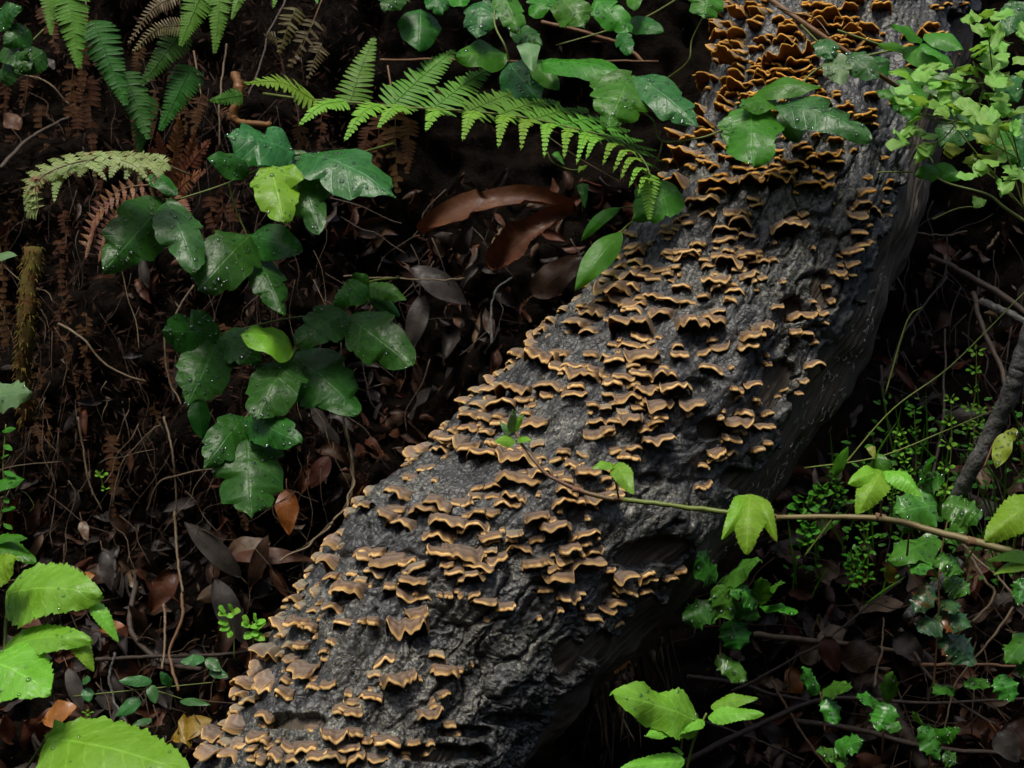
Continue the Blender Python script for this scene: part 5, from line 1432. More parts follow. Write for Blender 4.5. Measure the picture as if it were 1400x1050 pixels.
dead((576, 322), (792, 292), 30, 0.10, 'long curled glossy brown dead leaf under the fern frond', 'dead_red', 'oak', 0.42, 0.42, 0.10)
dead((680, 366), (786, 292), 46, 0.12, 'broad upturned brown dead leaf with a wet sheen', 'dead_red', 'maple', 0.55, 0.5)
dead((392, 668), (396, 732), 32, 0.06, 'orange brown dead leaf standing upright below the lowest oak sprig', 'dead_orange', 'ovate', 0.85)
dead((450, 622), (424, 668), 26, 0.05, 'red brown dead leaf right of the lowest oak leaf', 'dead_red')
dead((240, 778), (206, 838), 34, 0.06, 'dark red dead leaf curled upright in the litter', 'dead_red', 'ovate', 0.8, 0.3)
dead((292, 790), (332, 880), 36, 0.06, 'long grey dead leaf behind the small cress', 'dead_grey', 'lance', 0.8)
dead((262, 1000), (242, 1002), 44, 0.06, 'yellow dead leaf beside the lowest left brackets', 'dead_yellow', 'ovate', 0.6)
dead((236, 1012), (292, 984), 30, 0.05, 'folded yellow dead leaf touching the log', 'dead_yellow', 'lance', 0.55)
dead((62, 985), (108, 968), 34, 0.05, 'orange dead leaf under the bright left leaves', 'dead_orange', 'ovate', 0.6)
dead((100, 965), (122, 990), 28, 0.05, 'small rusty dead leaf beside the orange one', 'dead_red', 'ovate', 0.6)
dead((92, 912), (112, 972), 22, 0.06, 'tall pinkish grey dead leaf beside the bright left leaves', 'dead_grey', 'lance', 0.85)
dead((138, 862), (172, 856), 16, 0.05, 'small orange dead leaf right of the drooping bright tip', 'dead_orange', 'lance', 0.5)
dead((140, 752), (152, 808), 20, 0.05, 'narrow grey dead leaf above the drooping bright tip', 'dead_grey', 'lance', 0.8)
dead((64, 778), (128, 800), 28, 0.05, 'brown dead leaf above the broad bright leaf', 'dead', 'lance', 0.7)
dead((100, 800), (132, 785), 18, 0.05, 'rusty dead leaf above the broad bright leaf', 'dead_orange', 'lance', 0.6)
dead((112, 712), (120, 740), 14, 0.04, 'small tan dead leaf upright on the dark bank', 'dead_tan', 'ovate', 0.8)
dead((300, 766), (436, 768), 20, 0.06, 'long dark red dead leaf pointing at the log', 'dead_red', 'lance', 0.45, 0.1)
dead((330, 790), (250, 712), 30, 0.05, 'grey brown dead leaf leaning on the red ones', 'dead_grey', 'lance', 0.7)
dead((345, 800), (368, 728), 24, 0.06, 'dark upright dead leaf between the red ones', 'dead', 'lance', 0.7)
dead((310, 756), (372, 742), 26, 0.06, 'pale tan dead leaf scrap above the red ones', 'dead_tan', 'ovate', 0.6)
dead((1160, 600), (1172, 660), 28, 0.25, 'single upright grey brown dead leaf in the dark beside the log', 'dead_grey', 'ovate', 0.9, 0.1)
dead((1128, 870), (1145, 920), 30, 0.04, 'red brown dead leaf with pale rim in the right litter', 'dead_red', 'ovate', 0.8)
dead((1080, 912), (1092, 956), 26, 0.03, 'ochre dead leaf on the right litter beside a holly seedling', 'dead_orange', 'ovate', 0.7)
dead((1120, 880), (1160, 862), 34, 0.03, 'pale tan dead leaf under the tan stick', 'dead_tan', 'ovate', 0.6)
dead((1100, 905), (1128, 880), 28, 0.03, 'tan cupped dead leaf under the tan stick', 'dead_tan', 'ovate', 0.6, 0.4)
dead((1222, 795), (1212, 770), 20, 0.08, 'yellow dead leaf below the vine at right', 'dead_yellow', 'ovate', 0.7)
dead((1180, 800), (1172, 780), 20, 0.08, 'orange dead leaf below the vine at right', 'dead_orange', 'ovate', 0.7)
dead((1120, 790), (1150, 770), 36, 0.08, 'crumpled tan dead leaf below the vine', 'dead_tan', 'maple', 0.7, 0.3)
dead((1375, 985), (1410, 1035), 56, 0.05, 'large dark dead leaf at the right edge', 'dead', 'ovate', 0.7)
dead((1362, 1000), (1392, 1042), 34, 0.06, 'grey dead leaf by the bottom right corner', 'dead_grey', 'ovate', 0.7)
dead((1220, 870), (1258, 905), 36, 0.04, 'grey curled dead leaf in the right litter', 'dead_grey', 'ovate', 0.7, 0.35)
dead((1150, 905), (1206, 888), 40, 0.03, 'broad dark dead leaf in the right litter', 'dead', 'ovate', 0.6)
dead((985, 930), (1010, 900), 30, 0.03, 'pale grey dead leaf under the glossy seedling', 'dead_grey', 'ovate', 0.6)
dead((840, 905), (868, 925), 26, 0.10, 'rust coloured dead leaf tucked under the log edge', 'dead_orange', 'ovate', 0.7)
dead((560, 365), (640, 420), 34, 0.06, 'grey dead leaf on the litter left of the log', 'dead_grey', 'lance', 0.6)
dead((580, 400), (560, 480), 30, 0.06, 'slate coloured wet dead leaf left of the log', 'dead_grey', 'lance', 0.7)
dead((728, 405), (800, 350), 40, 0.10, 'dull brown dead leaf against the log below the blades', 'dead', 'ovate', 0.6)
dead((30, 160), (5, 175), 24, 0.03, 'pinkish dead leaf at far left', 'dead_red', 'lance', 0.5)
dead((62, 80), (74, 96), 14, 0.10, 'pale wet leaf scrap in the top left corner', 'dead_grey', 'ovate', 0.7)

GL = 'leaf litter left of the log'
GR = 'leaf litter right of the log'


def litter_leaf(px, py, scale=1.0):
    p, n, d = ground_at(px, py)
    L = rng.uniform(0.026, 0.062) * scale
    ax = nrm(np.cross(n, nrm(rng.normal(0, 1, 3))) + n * rng.uniform(-0.05, 0.35))
    b = p + n * rng.uniform(0.002, 0.016)
    k = rng.choice(('lance', 'lance', 'lance', 'ovate', 'ovate')) if px < 800 else rng.choice(('ovate', 'ovate', 'lance', 'holly'))
    W = L * {'lance': 0.30, 'ovate': 0.46, 'holly': 0.55}[k]
    nv = nrm(n + rng.normal(0, 0.45, 3))
    LSEED[0] += 1
    return b, leaf_arrays(b, b + ax * L, W, 0.5, k, LSEED[0], rng.uniform(-0.05, 0.15), 0.14, 0.10, nv, rng.uniform(-0.2, 0.7))


def in_litter():
    while True:
        x, y = rng.uniform(-40, 1440), rng.uniform(250, 1090)
        if x < 860 and y > 250:
            if x + 0.75 * y > 1080 + 60:      # behind the log
                if x < 860 and y < 470 and 520 < x:
                    return x, y
                continue
            if x < 420 and y < 660:
                if rng.random() < 0.85:
                    continue
            return x, y
        if x > 1000 and y > 640 and x + 0.9 * y > 1660:
            return x, y
        if x > 1180 and y > 330 and rng.random() < 0.35:
            return x, y


cols = [('dead', 'dark brown'), ('dead', 'dark brown'), ('dead_grey', 'slate grey'), ('dead_red', 'reddish'), ('dead_grey', 'slate grey'), ('dead_tan', 'tan')]
LIT = {}
for i in range(190):
    x, y = in_litter()
    b, (V, F, uv, n) = litter_leaf(x, y, 1.15)
    m_, cn = cols[rng.integers(6)]
    if x > 900 and rng.random() < 0.45:
        m_, cn = 'dead_tan', 'tan'
    left = x < 900
    if left:
        zone = 'by the bright left leaves' if (x < 250 and y > 700) else ('on the bank under oak sprigs' if x < 420 else ('in the hollow behind the log' if y > 480 else 'under the fern frond'))
    else:
        zone = 'in the dark right of the log' if y < 640 else ('around the holly seedlings' if y > 880 else 'below the vine at right')
    o = mesh_obj('dead_leaf', V, F, M[m_], None, uv, True, b)
    o.location = b
    tx, ty, _q = pix(V[-4])
    bx, by, _q = pix(V[3])
    an = int(round(math.degrees(math.atan2(by - ty, tx - bx)) / 45)) % 8
    way = ('right', 'up right', 'up', 'up left', 'left', 'down left', 'down', 'down right')[an]
    band = 'near the frame bottom' if by > 930 else ('low' if by > 760 else ('mid height' if by > 560 else 'high'))
    lab = f'{cn} dead leaf pointing {way}, {band}, {zone}'
    if len(lab.split()) > 16:
        lab = f'{cn} dead leaf pointing {way}, {zone}'
    tag(o, lab, 'leaf', f'dead leaves {zone}')
    LIT.setdefault(lab, []).append((bx, o))
for lab, lst in LIT.items():
    if len(lst) > 1:
        lst.sort(key=lambda e: e[0])
        nm_ = ['left', 'right'] if len(lst) == 2 else ['leftmost', 'second', 'third', 'fourth', 'fifth', 'sixth'][:len(lst) - 1] + ['rightmost']
        for (x_, o_), w_ in zip(lst, nm_):
            o_['label'] = w_ + ' ' + lab.replace(', ', ' ', 1)
            if len(o_['label'].split()) > 16:
                o_['label'] = w_ + ' ' + lab.split(',')[0] + ',' + lab.split(',')[-1]
for m_ in ('dead', 'dead_grey', 'dead_red'):
    bag = Bag()
    for i in range(330):
        x, y = in_litter()
        b, (V, F, uv, n) = litter_leaf(x, y, 0.95)
        bag.add(V - n * 0.006, F, uv)
    o = bag.build('leaf_litter', M[m_])
    tag(o, {'dead': 'dark brown', 'dead_grey': 'slate grey', 'dead_red': 'reddish'}[m_] + ' layer of small rotting leaves over the slope', 'litter', None, 'stuff')

# crumbs and hanging scraps on the dark bank
for nm, m_, cnt, reg in (('bank_debris', 'debris', 9000, (-60, 520, -60, 760)), ('bank_debris', 'debris', 3800, (-60, 1450, -60, 1100)), ('bark_crumbs', 'root', 900, (-60, 1450, 300, 1100))):
    x = rng.uniform(reg[0], reg[1], cnt)
    y = rng.uniform(reg[2], reg[3], cnt)
    ids = np.array([np.argmin((G_X[::3] - a) ** 2 + (G_Y[::3] - b) ** 2) * 3 for a, b in zip(x, y)])
    p = G_P[ids] + rng.normal(0, 0.006, (cnt, 3))
    nn = G_N[ids]
    nn = nn * np.sign(np.sum(nn * (CAM - p), 1))[:, None]
    a = nrm(np.cross(nn, rng.normal(0, 1, (cnt, 3))) + nn * rng.uniform(-0.2, 0.8, (cnt, 1)) - UP * 0.5)
    b = nrm(np.cross(a, nn + rng.normal(0, 0.5, (cnt, 3))))
    L = rng.uniform(0.005, 0.024, (cnt, 1))
    w = L * rng.uniform(0.03, 0.13, (cnt, 1))
    p = p + nn * rng.uniform(0, 0.012, (cnt, 1))
    bend = nn * L * rng.uniform(-0.3, 0.4, (cnt, 1))
    V = np.stack([p, p + a * L * 0.5 + b * w + bend, p + a * L, p + a * L * 0.5 - b * w + bend * 0.4], 1).reshape(-1, 3)
    o = mesh_obj(nm, V, np.arange(cnt * 4).reshape(-1, 4), M[m_], None, None, False)
    tag(o, {'bank_debris': 'fine dark plant scraps clinging to the bank', 'bark_crumbs': 'small brown crumbs of bark and needles on the litter'}[nm], 'litter', None, 'stuff')

# ------------------------------------------------------------------ branches, twigs, roots
def twig(pts, w0, w1, label, mat='twig', name='twig', group=None, knob=0.06, wob=0.001, n=28, ns=7, side=()):
    root = thing(name, P(*pts[0]), label, 'twig' if name == 'twig' else name.split('_')[-1], group)
    stem(root, pts, w0, w1, mat, 'stick', n=n, ns=ns, knob=knob, wob=wob, seed=int(pts[0][0]))
    for q in side:
        stem(root, q, w1 * 0.8, w1 * 0.4, mat, 'side_twig', n=10, ns=5, wob=0.0006, seed=int(q[0][0]))
    return root


def tw(pts, lift, *a, **k):
    """a twig lying on the slope: depth from the ground under it"""
    q = []
    for (x, y) in pts:
        q.append((x, y, ground_at(x, y)[2] - lift))
    ds = np.array([p[2] for p in q])
    ds = np.linspace(ds[0], ds[-1], len(ds)) * 0.6 + 0.4 * ds
    return twig([(p[0], p[1], d) for p, d in zip(q, ds)], *a, **k)


twig([(1424, 410, 1.34), (1402, 480, 1.36), (1388, 522, 1.37), (1362, 578, 1.39), (1326, 645, 1.41), (1304, 695, 1.44)], 28, 22, 'thick mottled grey branch standing at the right edge', 'twig_grey', 'dead_branch', None, 0.035, 0.0012, 60, 14)
TG = 'twigs on the right slope'
tw([(1030, 868), (1110, 876), (1185, 884), (1248, 892)], 0.05, 9, 5, 'tan dry stick lying level across the right litter', 'twig_tan', group=TG)
tw([(1000, 945), (1060, 915), (1130, 875), (1185, 830), (1232, 795)], 0.07, 4, 3, 'thin dark twig slanting up over the tan stick', 'twig', group=TG)
tw([(920, 1052), (985, 1015), (1050, 985), (1110, 960), (1170, 955), (1290, 962), (1400, 955)], 0.06, 9, 4, 'long bent brown twig across the bottom right', 'twig', group=TG)
tw([(1190, 930), (1215, 965), (1235, 1000), (1262, 1050)], 0.05, 24, 20, 'thick dark dead stick leaning at bottom right', 'twig', 'dead_branch')
tw([(1230, 860), (1245, 885), (1262, 915), (1300, 955), (1360, 990)], 0.06, 7, 4, 'dark twig running down through the right litter', 'twig', group=TG)
tw([(1195, 940), (1198, 915), (1206, 880), (1208, 845)], 0.08, 4, 2, 'upright pale twig among holly seedlings', 'twig_tan', group=TG)
tw([(1320, 750), (1345, 790), (1360, 815), (1330, 850)], 0.1, 5, 3, 'pale looping root below the vine at right', 'twig_tan', group=TG)
tw([(1315, 745), (1365, 790), (1400, 830)], 0.12, 4, 3, 'straw coloured root running to the right edge', 'twig_tan', group=TG)
tw([(1260, 910), (1320, 908), (1400, 912)], 0.08, 5, 4, 'brown twig level at the right edge', 'twig_brown', group=TG)
tw([(940, 925), (1010, 935), (1060, 950), (1130, 962)], 0.05, 7, 4, 'dark twig under the glossy seedling', 'twig', group=TG)
tw([(1085, 985), (1180, 1000), (1270, 1022), (1380, 1030)], 0.05, 9, 6, 'dark twig level along the bottom right', 'twig', group=TG)
tw([(1310, 770), (1260, 820), (1240, 845)], 0.06, 16, 13, 'short thick mottled stick below the vine', 'twig_grey', 'dead_branch')
tw([(1265, 690), (1285, 600), (1290, 530), (1292, 450)], 0.25, 5, 3, 'tall thin twig standing in the dark right of the log', 'twig', group=TG)
tw([(1210, 520), (1230, 470), (1245, 440), (1295, 378)], 0.2, 5, 3, 'thin forked twig beside the log underside', 'twig', group=TG)
tw([(1330, 400), (1345, 450), (1370, 510), (1380, 560)], 0.15, 7, 6, 'dark root hanging at upper right', 'twig', group=TG)
tw([(1270, 350), (1320, 375), (1370, 405), (1420, 440)], 0.12, 10, 9, 'dark branch running to the right edge below the columbine', 'twig', group=TG)
tw([(1250, 318), (1290, 322), (1322, 316)], 0.16, 2.5, 2, 'pale straw below the columbine', 'twig_tan', group=TG)
tw([(1340, 412), (1370, 425), (1420, 448)], 0.14, 12, 10, 'pale stub of branch at the right edge', 'twig_grey', group=TG)
tw([(1350, 340), (1358, 330), (1366, 318)], 0.16, 4, 3, 'short pale straw under the columbine stem', 'twig_tan', group=TG)
tw([(1205, 500), (1210, 560), (1222, 600)], 0.2, 4, 2, 'bent twig hanging beside the log underside', 'twig', group=TG)
tw([(1385, 830), (1350, 880), (1310, 930), (1290, 1000)], 0.10, 4, 2, 'thin straw slanting at the right edge', 'twig_tan', group=TG)
tw([(1055, 930), (1095, 1000), (1140, 1060)], 0.06, 4, 3, 'thin twig crossing the bottom right', 'twig_brown', group=TG)
tw([(960, 985), (1030, 1010), (1100, 1040)], 0.06, 5, 3, 'thin dark twig beside the soft green sprig', 'twig', group=TG)
LG = 'stems and roots on the left slope'
tv = tw([(466, 562), (480, 620), (482, 660), (474, 690), (448, 720), (420, 745), (380, 765)], 0.10, 3.5, 3, 'twisted grey vine running down to the left edge of the log', 'twig_tan', group=LG, knob=0.12, n=60)
stem(tv, [(x_ + 2.6 * (-1) ** i_, y_ + 1, 1.60 - 0.011 * i_) for i_, (x_, y_) in enumerate([(466, 562), (475, 592), (480, 620), (482, 640), (482, 660), (478, 677), (472, 692), (460, 708), (446, 722), (432, 736), (418, 747), (398, 757), (380, 766)])], 3.2, 2.6, 'twig_tan', 'side_twig', n=60, knob=0.1)
tw([(190, 780), (182, 820), (178, 860), (205, 895), (240, 910), (275, 915)], 0.05, 9, 6, 'dark looping root on the lower left slope', 'twig', group=LG)
tw([(130, 902), (200, 898), (300, 895), (350, 888)], 0.05, 6, 5, 'level brown stick behind the vetch', 'twig', group=LG)
tw([(157, 892), (150, 930), (160, 965), (180, 1000)], 0.08, 4, 3, 'thin grey bent twig at lower left', 'twig_grey', group=LG)
tw([(239, 700), (242, 760), (250, 810)], 0.10, 4, 3, 'pale dry stem hanging straight at lower left', 'twig_tan', group=LG)
tw([(250, 810), (248, 850), (232, 890), (244, 945)], 0.09, 5, 4, 'brown root continuing below the pale dry stem', 'twig_brown', group=LG)
tw([(224, 826), (226, 870), (222, 915)], 0.09, 4, 3, 'straight thin stem left of the brown root', 'twig_tan', group=LG)
tw([(80, 443), (110, 460), (140, 495), (170, 512), (200, 522)], 0.10, 3.5, 2.5, 'pale curved root on the dark bank', 'twig_tan', group=LG)
tw([(106, 570), (115, 620), (122, 660), (140, 700)], 0.10, 3, 2, 'straight pale rootlet on the dark bank', 'twig_tan', group=LG)
tw([(265, 390), (240, 430), (224, 470), (232, 520), (248, 555)], 0.12, 3, 2, 'long pale strand beside the middle oak leaves', 'twig_tan', group=LG)
tw([(200, 700), (225, 655), (300, 640), (360, 630)], 0.10, 3, 2, 'pale root bowed under the lowest oak leaves', 'twig_tan', group=LG)
tw([(153, 690), (165, 640), (195, 600), (220, 580)], 0.09, 2.5, 2, 'fine root slanting on the dark bank', 'twig_tan', group=LG)
tw([(224, 570), (236, 620), (240, 660), (242, 710)], 0.10, 3, 2.5, 'pale vertical root left of the lowest oak sprig', 'twig_tan', group=LG)
tw([(672, 470), (672, 420), (680, 395), (700, 380)], 0.08, 4, 3, 'small forked grey twig in the hollow behind the log', 'twig_grey', group=LG)
tw([(470, 378), (530, 380), (600, 383), (635, 380)], 0.10, 2.5, 2, 'thin straight stem right of the middle oak sprig', 'twig_tan', group=LG)
tw([(310, 60), (305, 100), (300, 140), (300, 200)], 0.10, 3, 2, 'pale hanging root below the top edge', 'twig_tan', group=LG)
tw([(390, 0), (370, 40), (355, 90), (340, 130)], 0.10, 3, 2, 'thin dark stem slanting from the top edge', 'twig', group=LG)
tw([(0, 230), (40, 190), (95, 160)], 0.04, 6, 4, 'dark branch on the left bank', 'twig', group=LG)
tw([(20, 100), (60, 110), (95, 142)], 0.08, 2.5, 2, 'fine pale root at top left', 'twig_tan', group=LG)
tw([(740, 30), (800, 45), (850, 62), (880, 85)], 0.05, 6, 5, 'dim brown branch behind the top leaves', 'twig_brown', group=LG)
tw([(520, 82), (620, 82), (760, 84), (900, 84)], 0.04, 4, 3, 'dim level twig behind the fern tips', 'twig_brown', group=LG)
# rusty moss-covered stem on the left
t_ = twig([(45, 340, 1.60), (40, 400, 1.59), (36, 450, 1.59), (32, 510, 1.60), (38, 580, 1.62)], 24, 18, 'rusty moss covered stem on the left bank', 'moss', 'mossy_stem', None, 0.02, 0.0025, 26, 10)
mb = Bag()
for i in range(420):
    f = rng.random()
    c_ = spline(np.array([P(45, 340, 1.60), P(40, 400, 1.59), P(36, 450, 1.59), P(32, 510, 1.60), P(38, 580, 1.62)]), 100)[int(f * 99)]
    dv = nrm(rng.normal(0, 1, 3) * np.array((1, 1, 0.4)))
    p_ = c_ + dv * rng.uniform(0.005, 0.010)
    V, F, uv = tube_arrays([p_, p_ + dv * 0.003 + np.array((0, 0, -0.002)), p_ + dv * rng.uniform(0.003, 0.007) + np.array((0, 0, -0.006))], 0.0011, 0.0004, n=4, ns=4)
    mb.add(V, F, uv)
mb.build('moss_tufts', M['moss'], t_, np.array(t_.location))['kind'] = 'stuff'
t_ = twig([(322, 100, 1.66), (326, 130, 1.65), (322, 165, 1.65), (370, 172, 1.66)], 14, 10, 'dark red knobbly stem behind the upper oak leaves', 'fern_brown', 'woody_stem', None, 0.07, 0.001, 40, 9)

# hair-fine roots and dry stalks, too many to count
def strands(cnt, reg, mat, label, vertical=0.8, w=(0.6, 1.8), ln=(40, 180), lift=(0.01, 0.10), name='fine_roots'):
    bag = Bag()
    for i in range(cnt):
        x, y = rng.uniform(reg[0], reg[1]), rng.uniform(reg[2], reg[3])
        if callable(reg[4]) and not reg[4](x, y):
            continue
        L = rng.uniform(*ln)
        a = math.pi / 2 + rng.normal(0, 0.35) if rng.random() < vertical else rng.uniform(0, math.pi)
        pts = []
        d0 = ground_at(x, y)[2] - rng.uniform(*lift)
        for k in range(5):
            f = k / 4
            pts.append(P(x + L * f * math.cos(a) + rng.normal(0, L * 0.05), y + L * f * math.sin(a) + rng.normal(0, L * 0.03), d0 + rng.normal(0, 0.006) - 0.02 * f))
        wd = rng.uniform(*w) * d0 / FPX / 2
        V, F, uv = tube_arrays(pts, wd, wd * 0.6, n=12, ns=4)
        bag.add(V, F, uv)
    o = bag.build(name, M[mat])
    tag(o, label, 'roots', None, 'stuff')


yes = lambda x, y: True
strands(170, (-20, 460, 40, 640, yes), 'root', 'hair fine roots hanging down the left bank', 0.9, (0.5, 1.3), (60, 220))
strands(30, (-20, 460, 300, 800, yes), 'twig_tan', 'pale dry stalks tangled on the left bank', 0.7, (0.8, 1.8), (40, 150), (0.02, 0.12))
strands(70, (60, 460, 660, 1040, lambda x, y: x + .75 * y < 1040), 'root', 'dry stalks over the lower left litter', 0.45, (0.8, 2.2), (40, 140), (0.02, 0.08))
strands(110, (1000, 1420, 640, 1060, lambda x, y: x + .9 * y > 1690), 'root', 'dry stalks and needles over the right litter', 0.3, (0.8, 2.6), (40, 150), (0.01, 0.07))
strands(60, (1180, 1420, 260, 680, yes), 'twig', 'dark fine roots hanging right of the log', 0.6, (1.0, 3.0), (50, 180), (0.03, 0.15))
strands(50, (440, 820, 230, 560, lambda x, y: x + .9 * y < 1100), 'twig', 'dark fine twigs in the hollow behind the log', 0.3, (1.0, 2.6), (50, 150), (0.02, 0.08))

# pale squiggling threads on the shaded flank of the log
bag = Bag()
for i in range(120):
    f = rng.random()
    x = 1235 - 130 * f + rng.normal(0, 16)
    y = 330 + 270 * f + rng.normal(0, 22)
    dd = ((LK_X - (x - 90)) ** 2 + (LK_Y - y) ** 2)
    k_ = rng.integers(0, 1)
    th0 = rng.uniform(R(48), R(76))
    kk = int(np.clip(np.argmin(np.abs(pix(ax_c)[1] - (y + 40))) + rng.integers(-10, 10), 5, 890))
    r_ = log_shape(np.array([kk]), np.array([th0]), 'wood')[0] + 0.0015
    c_ = ax_c[kk] + r_ * (math.cos(th0) * ax_N[kk] + math.sin(th0) * ax_S[kk])
    n_ = math.cos(th0) * ax_N[kk] + math.sin(th0) * ax_S[kk]
    pts = [c_ + ax_S[kk] * 0]
    for q in range(5):
        pts.append(pts[-1] + nrm(np.cross(n_, rng.normal(0, 1, 3))) * rng.uniform(0.0015, 0.004) + n_ * rng.normal(0, 0.0006))
    V, F, uv = tube_arrays(pts, 0.00040, 0.00030, n=12, ns=4)
    bag.add(V, F, uv)
o = bag.build('white_threads', M['thread'])
tag(o, 'pale squiggling fungal threads on the shaded wood of the log', 'fungus', None, 'stuff')

# ------------------------------------------------------------------ small green plants
def sprout(label, x, y, d, leaves, mat='bright', kind='ovate', face=0.5, st='stem_green', name='small_herb', group='small herbs in the litter'):
    s = plant(name, x, y, d, label, 'plant', group)
    for pts_, ls in leaves:
        stem(s, [(a, b, d) for a, b in pts_], 2.4, 1.4, st, 'stem', n=12, ns=5)
        for (b_, t_, w_) in ls:
            leaf(s, b_, t_, w_, d, d - 0.008, face, kind, mat, 0, 0.05, 0.08, 0.04, 'leaflet')
    return s


def whorl(x, y, r, w, n=5, a0=0.0, sq=0.55):
    return [((x + 0.28 * r * math.cos(a0 + 2 * math.pi * i / n), y + 0.28 * r * sq * math.sin(a0 + 2 * math.pi * i / n)), (x + r * math.cos(a0 + 2 * math.pi * i / n), y + r * sq * math.sin(a0 + 2 * math.pi * i / n)), w) for i in range(n)]


sprout('small cress with round bright leaflets, left of its pair', 318, 892, 1.36, [([(320, 900), (319, 860), (312, 838)], whorl(312, 836, 17, 11) + [((312, 850), (298, 852), 10), ((314, 856), (300, 862), 9), ((316, 862), (312, 872), 9)])], 'bright')
sprout('small cress with round bright leaflets, nearest the log', 346, 886, 1.34, [([(346, 890), (346, 865), (345, 850)], whorl(345, 850, 18, 12) + [((347, 858), (364, 852), 11), ((346, 862), (352, 870), 12), ((344, 864), (334, 874), 12), ((348, 866), (362, 876), 12)])], 'bright')
sprout('vetch with narrow dark leaflets trailing at lower left', 250, 985, 1.36, [([(100, 952), (160, 946), (240, 938), (300, 932)], [((208, 932), (162, 931), 14), ((206, 936), (212, 962), 16), ((192, 955), (158, 980), 18), ((280, 900), (246, 906), 14), ((282, 900), (302, 918), 16), ((286, 916), (312, 926), 14), ((246, 958), (288, 964), 12), ((208, 984), (180, 992), 10), ((118, 940), (122, 960), 16), ((112, 930), (124, 930), 12)]),
                                                                                ([(200, 940), (232, 950), (250, 956)], [((232, 935), (218, 920), 14), ((234, 938), (226, 924), 12)])], 'oak_blue', 'ovate', 0.55)
sprout('tiny bright weed beside the orange dead leaf', 118, 995, 1.36, [([(118, 1000), (119, 985), (120, 975)], whorl(119, 984, 12, 6, 5) + whorl(120, 974, 8, 5, 4))], 'bright', 'lance')
sprout('tiny herb on the dark bank left of the lowest oak sprig', 138, 660, 1.56, [([(142, 670), (139, 655), (136, 645)], whorl(138, 648, 10, 6, 5) + whorl(143, 668, 7, 5, 3))], 'bright', 'ovate')
for i, (x, y, r, lab) in enumerate(((1098, 690, 24, 'bright seedling in the dark under the log flank'), (1122, 672, 18, 'smaller seedling beside the log flank'), (1105, 725, 18, 'low seedling under the vine by the log'))):
    sprout(lab, x, y + 20, 1.42, [([(x, y + 24), (x, y + 8), (x + 1, y - 4)], whorl(x, y, r, 10, 5, 0.3) + whorl(x + 2, y - 8, r * .6, 8, 4, 0.9) + whorl(x - 4, y + 14, r * .7, 9, 4, 0.1))], 'mid', 'ovate', 0.5)
rg_ = np.random.default_rng(77)
cl = [(1250, 560, 1250, 690, 'first'), (1300, 545, 1290, 690, ''), (1340, 560, 1330, 640, ''), (1215, 640, 1225, 690, ''), (1180, 720, 1185, 800, ''), (1165, 760, 1172, 800, ''), (1335, 480, 1320, 600, ''), (1230, 590, 1240, 650, ''), (1140, 640, 1150, 690, '')]
labs = ['cleavers with whorled leaves in the dark right of the log, tallest', 'cleavers beside the mottled grey branch', 'cleavers climbing in front of the mottled branch', 'low cleavers just above the trifoliate vine leaf', 'hanging chain of round leaflets below the vine', 'second chain of round leaflets below the vine', 'thin cleavers high beside the right roots', 'faint cleavers deep in the dark right of the log', 'tiny cleavers at the foot of the log flank']
for (x0, y0, x1, y1, _n), lab in zip(cl, labs):
    pts_ = [(x1, y1), ((x0 + x1) / 2 + rg_.normal(0, 6), (y0 + y1) / 2), (x0, y0)]
    ls = []
    for f in np.linspace(0.15, 1, 5):
        ls += whorl(x1 + (x0 - x1) * f, y1 + (y0 - y1) * f, rg_.uniform(9, 15), 5.5, 5, rg_.uniform(0, 1), 0.6)
    sprout(lab, x1, y1, 1.46 + rg_.uniform(-.04, .06), [(pts_, ls)], 'mid' if rg_.random() < .6 else 'bright', 'ovate' if 'round' in lab else 'lance', 0.5)
s = plant('herb_stem', 1180, 600, 1.44, 'long thin green stems arching right of the log above the vine', 'plant')
for pts_ in ([(1150, 640), (1220, 560), (1300, 500), (1400, 400)], [(1100, 640), (1200, 625), (1290, 590), (1360, 560)], [(1210, 540), (1240, 440), (1260, 420)], [(1100, 760), (1130, 720), (1145, 700)], [(1275, 300), (1310, 285), (1345, 282)]):
    stem(s, [(a, b, 1.45) for a, b in pts_], 2.5, 1.6, 'stem_green', 'stem')
leaf(s, (1140, 650), (1160, 610), 16, 1.44, 1.43, 0.6, 'ovate', 'mid')
leaf(s, (1200, 620), (1210, 655), 22, 1.44, 1.43, 0.6, 'ovate', 'mid')
leaf(s, (1190, 610), (1196, 628), 14, 1.44, 1.43, 0.6, 'heart', 'colum_y')
s = plant('tendril_vine', 740, 200, 1.52, 'thin tendril vine dangling under the long fern frond', 'plant')
stem(s, [(748, 208, 1.52), (756, 222, 1.52), (780, 232, 1.52), (800, 230, 1.52)], 2.5, 1.5)
stem(s, [(740, 180, 1.54), (790, 215, 1.53), (850, 250, 1.53)], 1.6, 1.4, 'twig_tan')
leaf(s, (758, 208), (772, 226), 12, 1.52, 1.51, 0.6, 'heart', 'mid')
leaf(s, (790, 232), (804, 226), 10, 1.52, 1.51, 0.6, 'heart', 'bright')
leaf(s, (796, 250), (800, 285), 18, 1.55, 1.54, 0.6, 'heart', 'oak')
stem(s, [(798, 232, 1.53), (797, 250, 1.55), (796, 290, 1.56)], 1.6, 1.2)

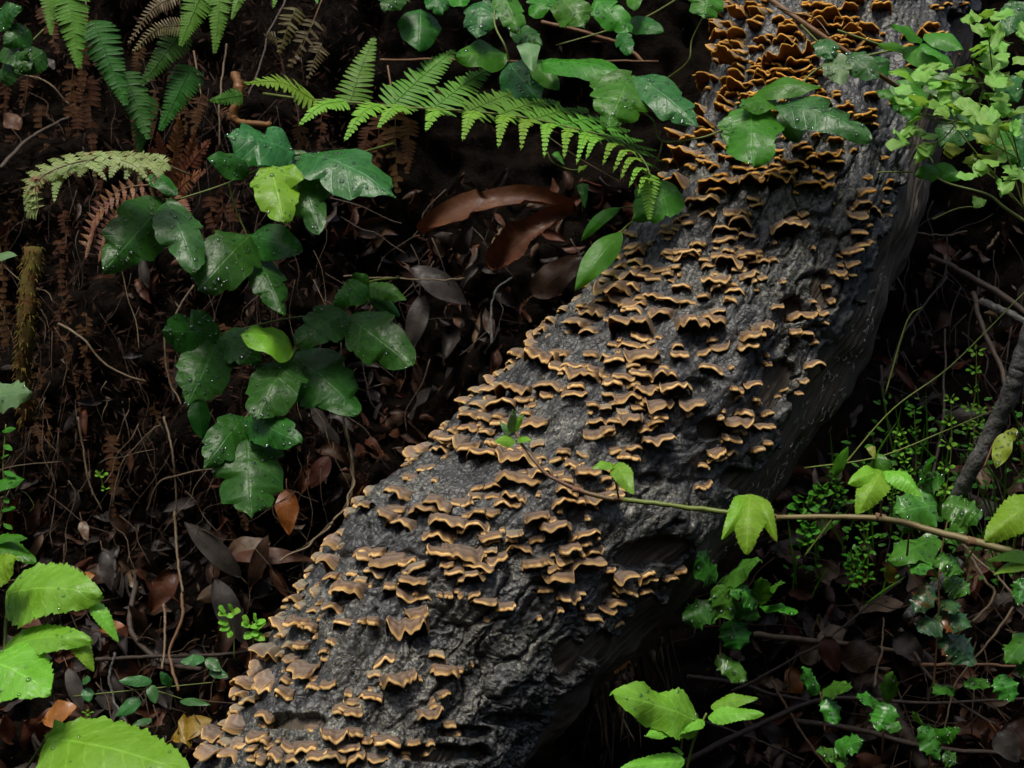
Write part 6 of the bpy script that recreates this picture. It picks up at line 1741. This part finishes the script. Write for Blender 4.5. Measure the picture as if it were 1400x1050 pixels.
# low green growth in the shade right of the log, too fine to count
bag = Bag()
rg_ = np.random.default_rng(31)
for i in range(520):
    x, y = rg_.uniform(1070, 1410), rg_.uniform(545, 800)
    if x + 0.62 * y < 1530 or rg_.random() < abs(y - 665) / 220:
        continue
    d = min(ground_at(x, y)[2] - 0.04, 1.52 + rg_.uniform(-0.06, 0.10))
    a = rg_.uniform(0, 2 * math.pi)
    L = rg_.uniform(7, 15)
    b_, t_ = P(x, y, d), P(x + L * math.cos(a), y + L * 0.6 * math.sin(a), d + rg_.normal(0, 0.004))
    V, F, uv, n = leaf_arrays(b_, t_, np.linalg.norm(t_ - b_) * rg_.uniform(0.35, 0.6), 0.5, 'ovate', 9000 + i, 0.05, 0.1, 0.04)
    bag.add(V, F, uv)
o = bag.build('ground_cover', M['mid'])
tag(o, 'low small leaved green growth in the shade right of the log', 'plants', None, 'stuff')
bag = Bag()
for i in range(70):
    x, y = rg_.uniform(1080, 1400), rg_.uniform(600, 830)
    if x + 0.62 * y < 1560:
        continue
    d = min(ground_at(x, y)[2] - 0.03, 1.5)
    q = rg_.normal(0, 26)
    L = rg_.uniform(40, 110)
    b_, t_ = P(x, y, d), P(x + q, y - L, d - 0.03)
    V, F, uv, n = leaf_arrays(b_, t_, 0.0022, 0.7, 'lance', 9600 + i, rg_.uniform(-.15, .15), 0.1, 0.02)
    bag.add(V, F, uv)
o = bag.build('grass_blades', M['mid'])
tag(o, 'thin grass blades in the shade right of the log', 'grass', None, 'stuff')

# dry brown fern hanging down the dark left bank
root = thing('hanging_dead_fern', P(200, 300, 1.7), 'tangle of dry dark fern hanging down the left bank', 'fern', 'dead ferns on the bank')
for i in range(46):
    x, y = rg_.uniform(-10, 330), rg_.uniform(60, 640)
    d = ground_at(x, y)[2] - rg_.uniform(0.01, 0.05)
    L = rg_.uniform(50, 120)
    pinna(root, (x, y), (x + rg_.normal(0, 12), y + L), rg_.uniform(14, 26), d, d - 0.01, 0.75, 14, 'fern_dry', 0.0, 0.8, ragged=0.35)
